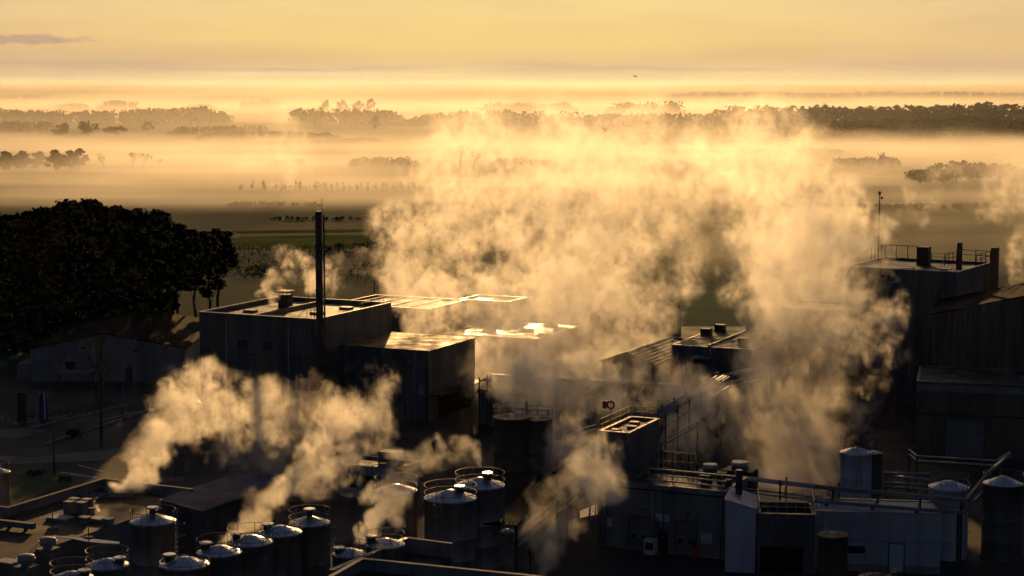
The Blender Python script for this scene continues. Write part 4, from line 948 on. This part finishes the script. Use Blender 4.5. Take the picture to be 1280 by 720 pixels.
# ------------------------------------------------------------------ air: haze, fog banks, steam
hb = MB(); hb.box(-11000, 11000, -50, 23500, -1, 75)
tag(hb.build('haze', volmat('haze', 2.0e-5, .5, (.75, .92, 1))), kind='stuff')

def vol_object(name, lo, hi, res, mt, field, points=None, loc=(0, 0, 0)):
    """a volume whose density is a procedural field"""
    o = bpy.data.objects.new(name, bpy.data.volumes.new(name)); C.objects.link(o); o.location = loc
    ng = bpy.data.node_groups.new(name, 'GeometryNodeTree')
    ng.interface.new_socket('Geometry', in_out='INPUT', socket_type='NodeSocketGeometry'); ng.interface.new_socket('Geometry', in_out='OUTPUT', socket_type='NodeSocketGeometry')
    t = NT(ng); go = t.N('NodeGroupOutput'); vc = t.N('GeometryNodeVolumeCube')
    vc.inputs['Min'].default_value = lo; vc.inputs['Max'].default_value = hi
    for k, ax in enumerate('XYZ'): vc.inputs['Resolution ' + ax].default_value = res[k]
    pos = t.N('GeometryNodeInputPosition').outputs[0]
    t.L(field(t, pos), vc.inputs['Density'])
    sm = t.N('GeometryNodeSetMaterial'); t.L(vc.outputs[0], sm.inputs[0]); sm.inputs['Material'].default_value = mt; t.L(sm.outputs[0], go.inputs[0])
    md = o.modifiers.new('density', 'NODES'); md.node_group = ng; o.data.materials.append(mt)
    return o
def plume(name, label, pts, seed=0, vox=.35, dens=.30, g=.65, warp=1.0, ns=.5, step=2.5, group=None, sharp=.65):
    base = pts[0][0].copy(); rel = [(p[0] - base, p[1], p[2], p[3]) for p in pts]
    lo = Vector([min(p[0][k] - p[1] * 1.25 for p in rel) - 1.6 * warp for k in range(3)]); hi = Vector([max(p[0][k] + p[1] * 1.25 for p in rel) + 1.6 * warp for k in range(3)])
    lo.z = max(lo.z, .1 - base.z)
    res = [max(8, int((hi[k] - lo[k]) / (vox * (1.7 if k == 1 else 1)))) for k in range(3)]
    def field(t, pos):
        pn = t.N('GeometryNodePoints'); pn.inputs['Count'].default_value = len(rel)
        def sw(kind, vals, idx):
            n = t.N('GeometryNodeIndexSwitch'); n.data_type = kind
            while len(n.index_switch_items) < len(vals): n.index_switch_items.new()
            t.L(idx, n.inputs[0])
            for i, v_ in enumerate(vals): n.inputs[i + 1].default_value = v_
            return n.outputs[0]
        idx = t.N('GeometryNodeInputIndex').outputs[0]
        t.L(sw('VECTOR', [tuple(p[0]) for p in rel], idx), pn.inputs['Position'])
        n1 = t.noise(t.vm('ADD', pos, (3.1, 5.2, seed * 13.1)), ns * .3, 3, .55, out='Color')
        p2 = t.vm('ADD', pos, t.vm('SCALE', t.vm('SUBTRACT', n1, (.5, .5, .5)), scale=warp * 7))
        sn = t.N('GeometryNodeSampleNearest'); sn.domain = 'POINT'; t.L(pn.outputs[0], sn.inputs['Geometry']); t.L(p2, sn.inputs['Sample Position'])
        def samp(v_):
            s = t.N('GeometryNodeSampleIndex'); s.data_type = 'FLOAT_VECTOR'; s.domain = 'POINT'; t.L(pn.outputs[0], s.inputs['Geometry']); t.L(sn.outputs[0], s.inputs['Index']); t.L(v_, s.inputs['Value']); return s.outputs[0]
        c = samp(t.N('GeometryNodeInputPosition').outputs[0])
        r_, d_, e_ = t.xyz(samp(sw('VECTOR', [(p[1], p[2], p[3]) for p in rel], t.N('GeometryNodeInputIndex').outputs[0])))
        f_ = t.m('SUBTRACT', 1, t.m('DIVIDE', t.vm('DISTANCE', p2, c, out='Value'), r_))
        sw1 = t.noise(t.vm('ADD', pos, (1.0, 7.0, seed * 2.9)), ns * .7, 2, .6, out='Color')
        wv = t.vm('ADD', pos, t.vm('SCALE', t.vm('SUBTRACT', sw1, (.5, .5, .5)), scale=2.2 / ns))
        n2 = t.noise(t.vm('ADD', wv, (9.7, 1.3, seed * 7.7)), ns * .8, 6, .66, 2.2)
        n3 = t.noise(t.vm('ADD', pos, (21.0, 2.3, seed * 3.3)), ns * .28, 1)
        nn = t.m('SUBTRACT', t.m('ADD', n2, t.m('MULTIPLY', n3, .7)), .85)
        q = t.m('ADD', f_, t.m('MULTIPLY', t.m('MULTIPLY', nn, e_), 4.6))
        a = t.ss(q, .05, sharp); b_ = t.ss(f_, -.25, .2)
        n4 = t.noise(t.vm('ADD', t.vm('MULTIPLY', wv, (1.25, 1.0, .62)), (4.0, 0.5, seed * 5.1)), ns * 1.15, 5, .66, 2.2)
        wisp = t.ss(n4, .43, .63, .02, 2.3)
        wisp = t.m('MULTIPLY', wisp, t.ss(n3, .36, .62, .22, 1.55))
        mx = t.m('ADD', 1.0, t.m('MULTIPLY', t.m('MINIMUM', 1.0, t.m('MULTIPLY', e_, 1.25)), t.m('SUBTRACT', wisp, 1.0)))
        den = t.m('MULTIPLY', t.m('MULTIPLY', t.m('MULTIPLY', a, b_), d_), mx)
        for k, c_ in enumerate(t.xyz(pos)):     # die away before the edge of the grid
            den = t.m('MULTIPLY', den, t.m('MULTIPLY', t.ss(c_, lo[k], lo[k] + 2.5 * warp if k < 2 else lo[k] + .3), t.ss(c_, hi[k], hi[k] - 2.5 * warp)))
        return den
    o = vol_object(name, lo, hi, res, volmat(name, dens, g, (1, 1, 1), step), field, loc=base)
    return tag(o, label, 'steam', group, kind='stuff')
def path(seed, ctrl, Y0, n=60, jit=.35):
    r_ = random.Random(seed); out = []; segs = len(ctrl) - 1
    for i in range(n):
        t_ = i / (n - 1) * segs; k = min(int(t_), segs - 1); u = t_ - k; a, b_ = ctrl[k], ctrl[k + 1]
        l = lambda x_, y_: x_ + (y_ - x_) * u
        Y = l(a[5] if len(a) > 5 else Y0, b_[5] if len(b_) > 5 else Y0); p = at(l(a[0], b_[0]), l(a[1], b_[1]), Y); rr = l(a[2], b_[2]) * Y / F
        j = Vector((r_.gauss(0, 1), r_.gauss(0, 1), r_.gauss(0, 1))) * jit * rr
        out.append((p + j, rr * r_.uniform(.6, 1.0), l(a[3], b_[3]) * r_.uniform(.7, 1.2), l(a[4], b_[4])))
    return out
# (photo x, photo y, radius px, density, erosion[, distance])
plume('steam_plume', 'big steam plume drifting right from the pipe outlet on the brown felt roof', path(1, [(115, 641, 3.5, 12, .08, 166), (122, 631, 7, 9, .15), (133, 619, 12, 6, .22), (152, 603, 19, 3.6, .3), (190, 568, 30, 1.2, .45), (222, 525, 38, .7, .65), (255, 492, 38, .5, .8), (330, 525, 40, .42, .9), (400, 522, 42, .4, .95), (470, 502, 32, .28, 1.1, 190)], 175, 150), 1, .18, ns=.68)
plume('steam_plume', 'ragged wisps above the left plume in front of the slim chimney', path(2, [(300, 560, 30, .4, .9), (350, 515, 34, .22, 1.0), (385, 490, 22, .10, 1.1), (330, 600, 30, .35, .9), (420, 585, 30, .4, .9), (445, 545, 34, .4, .95)], 205, 70), 2, .26)
plume('steam_plume', 'small steam plume rising from the third tank of the diagonal row', path(3, [(287, 668, 6, 6, .12, 141), (300, 658, 12, 3.2, .25), (318, 646, 18, 1.8, .4), (345, 622, 24, 1.3, .5), (385, 600, 24, .7, .75), (415, 570, 26, .4, .9, 165)], 150, 80), 3, .18, ns=.5)
plume('steam_plume', 'small curling steam plume rising from the squat tank beside the low wall', path(4, [(452, 664, 4, 10, .1, 138), (464, 655, 9, 7, .2), (483, 641, 15, 3.6, .35), (497, 620, 18, 1.8, .5), (508, 602, 14, 1.0, .75), (520, 588, 20, 1.4, .5), (548, 566, 25, 1.4, .55), (580, 558, 22, .8, .75), (600, 560, 12, .4, 1.0, 152)], 145, 100), 4, .17, ns=.55)
plume('steam_plume', 'brownish steam plume rising at the bottom centre left of the loading building', path(5, [(680, 722, 9, 4, .18, 150), (688, 688, 21, 1.6, .32), (698, 645, 30, .8, .5), (725, 605, 34, .6, .65), (760, 590, 32, .45, .8, 168), (700, 550, 36, .5, .8, 190)], 158, 80), 5, .2, ns=.45)
plume('steam_plume', 'biggest steam column, thick and golden, rising from the railed cooling unit', path(6, [(982, 650, 40, .46, .15, 192), (982, 620, 50, .37, .25, 195), (986, 590, 56, .33, .35, 199), (990, 545, 60, .29, .42, 204), (984, 490, 64, .26, .5, 208), (992, 430, 58, .25, .58, 212), (1000, 375, 60, .24, .65, 222), (1000, 320, 68, .21, .72, 240), (975, 260, 76, .15, .82, 258), (930, 205, 70, .09, .95, 270), (940, 165, 45, .05, 1.1, 280)], 240, 190), 6, .25, dens=.34, g=.70)
plume('steam_plume', 'broad steam cloud left of centre billowing up past the loading hall', path(7, [(700, 540, 36, .3, .8, 222), (660, 500, 48, .28, .85, 228), (640, 450, 46, .38, .85, 246), (610, 410, 50, .75, .7, 257), (560, 375, 44, .6, .75, 262), (550, 335, 58, .45, .85, 263), (530, 275, 52, .3, .9, 268), (600, 225, 62, .17, 1.0, 280), (690, 200, 66, .11, 1.1, 290), (800, 175, 56, .07, 1.2, 300)], 250, 170), 7, .3, dens=.21, warp=1.5, ns=.46)
plume('steam_plume', 'thin steam cloud filling the middle above the square tower', path(8, [(740, 530, 40, .25, .85, 226), (760, 480, 52, .2, .95, 240), (690, 420, 60, .24, .95, 254), (775, 400, 50, .2, 1.0, 262), (680, 340, 74, .30, .95, 275), (780, 300, 66, .2, 1.0, 285), (700, 260, 76, .19, 1.0, 290), (830, 225, 72, .12, 1.1, 310), (900, 190, 56, .07, 1.15, 320)], 285, 180), 8, .34, dens=.20, warp=1.5, ns=.44)
plume('steam_plume', 'hazy steam between the middle cloud and the big golden column', path(9, [(850, 545, 36, .5, .7, 205), (890, 515, 36, .5, .75, 209), (850, 480, 26, .2, .9, 222), (815, 420, 24, .12, 1.0, 270), (830, 340, 30, .08, 1.0, 290)], 225, 100), 9, .3)
plume('steam_plume', 'low sunlit steam sheet hanging before the long low hall', path(16, [(700, 560, 26, .7, .6), (640, 510, 30, .8, .65), (660, 480, 38, .8, .65), (710, 490, 44, .8, .7), (770, 490, 36, .65, .75), (800, 475, 34, .5, .8), (850, 490, 32, .6, .75), (850, 530, 32, .7, .65)], 216, 90), 16, .25)
plume('steam_plume', 'thin plume from the small outlet box behind the loading building', path(10, [(889, 578, 7, 1.0, .3), (886, 560, 16, .7, .5), (870, 540, 24, .4, .7)], 200, 26), 10, .22, ns=.5)
plume('steam_plume', 'reddish torn steam in the shade in front of the tallest tower', path(11, [(1078, 545, 20, .35, .8), (1085, 480, 26, .4, .85), (1078, 430, 28, .4, .9), (1085, 385, 36, .42, .85), (1070, 345, 36, .5, .8), (1085, 320, 34, .4, .85), (1045, 310, 36, .35, .85)], 224, 90), 11, .24)
plume('steam_plume', 'small bright steam puff from the vent on the factory block roof', path(12, [(320, 372, 6, 1.6, .3), (335, 362, 12, 1.4, .4), (350, 345, 17, 1.0, .6), (375, 332, 22, .6, .8), (420, 335, 26, .25, 1.0), (450, 330, 20, .15, 1.1)], 252, 50), 12, .2, ns=.5)
plume('steam_plume', 'faint steam wisps high above the right hand tower roof', path(13, [(1158, 275, 16, .12, 1.0), (1150, 245, 20, .10, 1.0), (1190, 215, 26, .05, 1.1)], 300, 30), 13, .4)
plume('steam_plume', 'steam column rising at the right edge behind the tower', path(14, [(1285, 330, 22, .2, .8), (1275, 280, 28, .16, .9), (1265, 235, 32, .11, .95), (1225, 195, 30, .05, 1.1)], 300, 50), 14, .45)
plume('steam_plume', 'faint lone steam wisp far off above the fog on the left', path(15, [(368, 245, 14, .03, .9), (362, 215, 28, .03, .95), (345, 190, 40, .028, 1.0), (335, 165, 40, .018, 1.1)], 700, 50), 15, 1.0, ns=.13, warp=3)

def fog_field(dens, hz, sx, sy, seed, lo, hi, thr=(.42, .62), floor=0.0, top=1.0):
    def field(t, pos):
        x_, y_, z_ = t.xyz(pos)
        v = t.comb(t.m('MULTIPLY', x_, 1 / sx), t.m('MULTIPLY', y_, 1 / sy), t.m('ADD', t.m('MULTIPLY', z_, .02), seed * 7.3))
        n = t.noise(v, 1.0, 4, .55); a = t.ss(n, thr[0], thr[1], floor, 1)
        n2 = t.noise(t.comb(t.m('MULTIPLY', x_, 3 / sx), t.m('MULTIPLY', y_, 3 / sy), t.m('MULTIPLY', z_, .12)), 1.0, 4, .6)
        hh = t.m('MULTIPLY', t.m('MULTIPLY', hz, t.m('ADD', .25, a)), t.m('ADD', .1, t.m('MULTIPLY', n2, 1.9)))
        v_ = t.ss(t.m('DIVIDE', z_, hh), .25, 1.15, 1, 0)
        ed = t.m('MULTIPLY', t.ss(y_, lo[1], lo[1] + (hi[1] - lo[1]) * (.12 if hi[1] < 2000 else .04)), t.ss(y_, hi[1], hi[1] - (hi[1] - lo[1]) * .12))
        return t.m('MULTIPLY', t.m('MULTIPLY', t.m('MULTIPLY', a, v_), ed), dens)
    return field
def fog(lo, hi, res, dens, hz, sx, sy, seed, g=.6, step=14, **k):
    o = vol_object('fog_bank', Vector(lo), Vector(hi), res, volmat('fog_bank', .001, g, (1, .98, .95), step), fog_field(dens * 1000, hz, sx, sy, seed, lo, hi, **k))
    return tag(o, kind='stuff')
fog((-420, 600, .2), (420, 1290, 20), (160, 150, 14), .0085, 12, 170, 42, 1, floor=.04, thr=(.42, .62))
fog((40, 400, .2), (330, 690, 14), (90, 90, 12), .0034, 8, 90, 40, 7, floor=.08, thr=(.40, .62))
fog((-1000, 1880, .2), (1000, 3400, 34), (170, 160, 14), .0028, 18, 420, 80, 2, floor=.06)
fog((-900, 1300, .2), (900, 3390, 60), (60, 60, 14), .00032, 45, 600, 400, 5, floor=.3)
fog((-900, 1295, .2), (140, 1800, 44), (60, 60, 14), .0011, 34, 300, 150, 6, floor=.5)
fog((-4500, 2600, .2), (4500, 18000, 74), (130, 150, 16), .00020, 40, 1000, 500, 3, floor=.3)
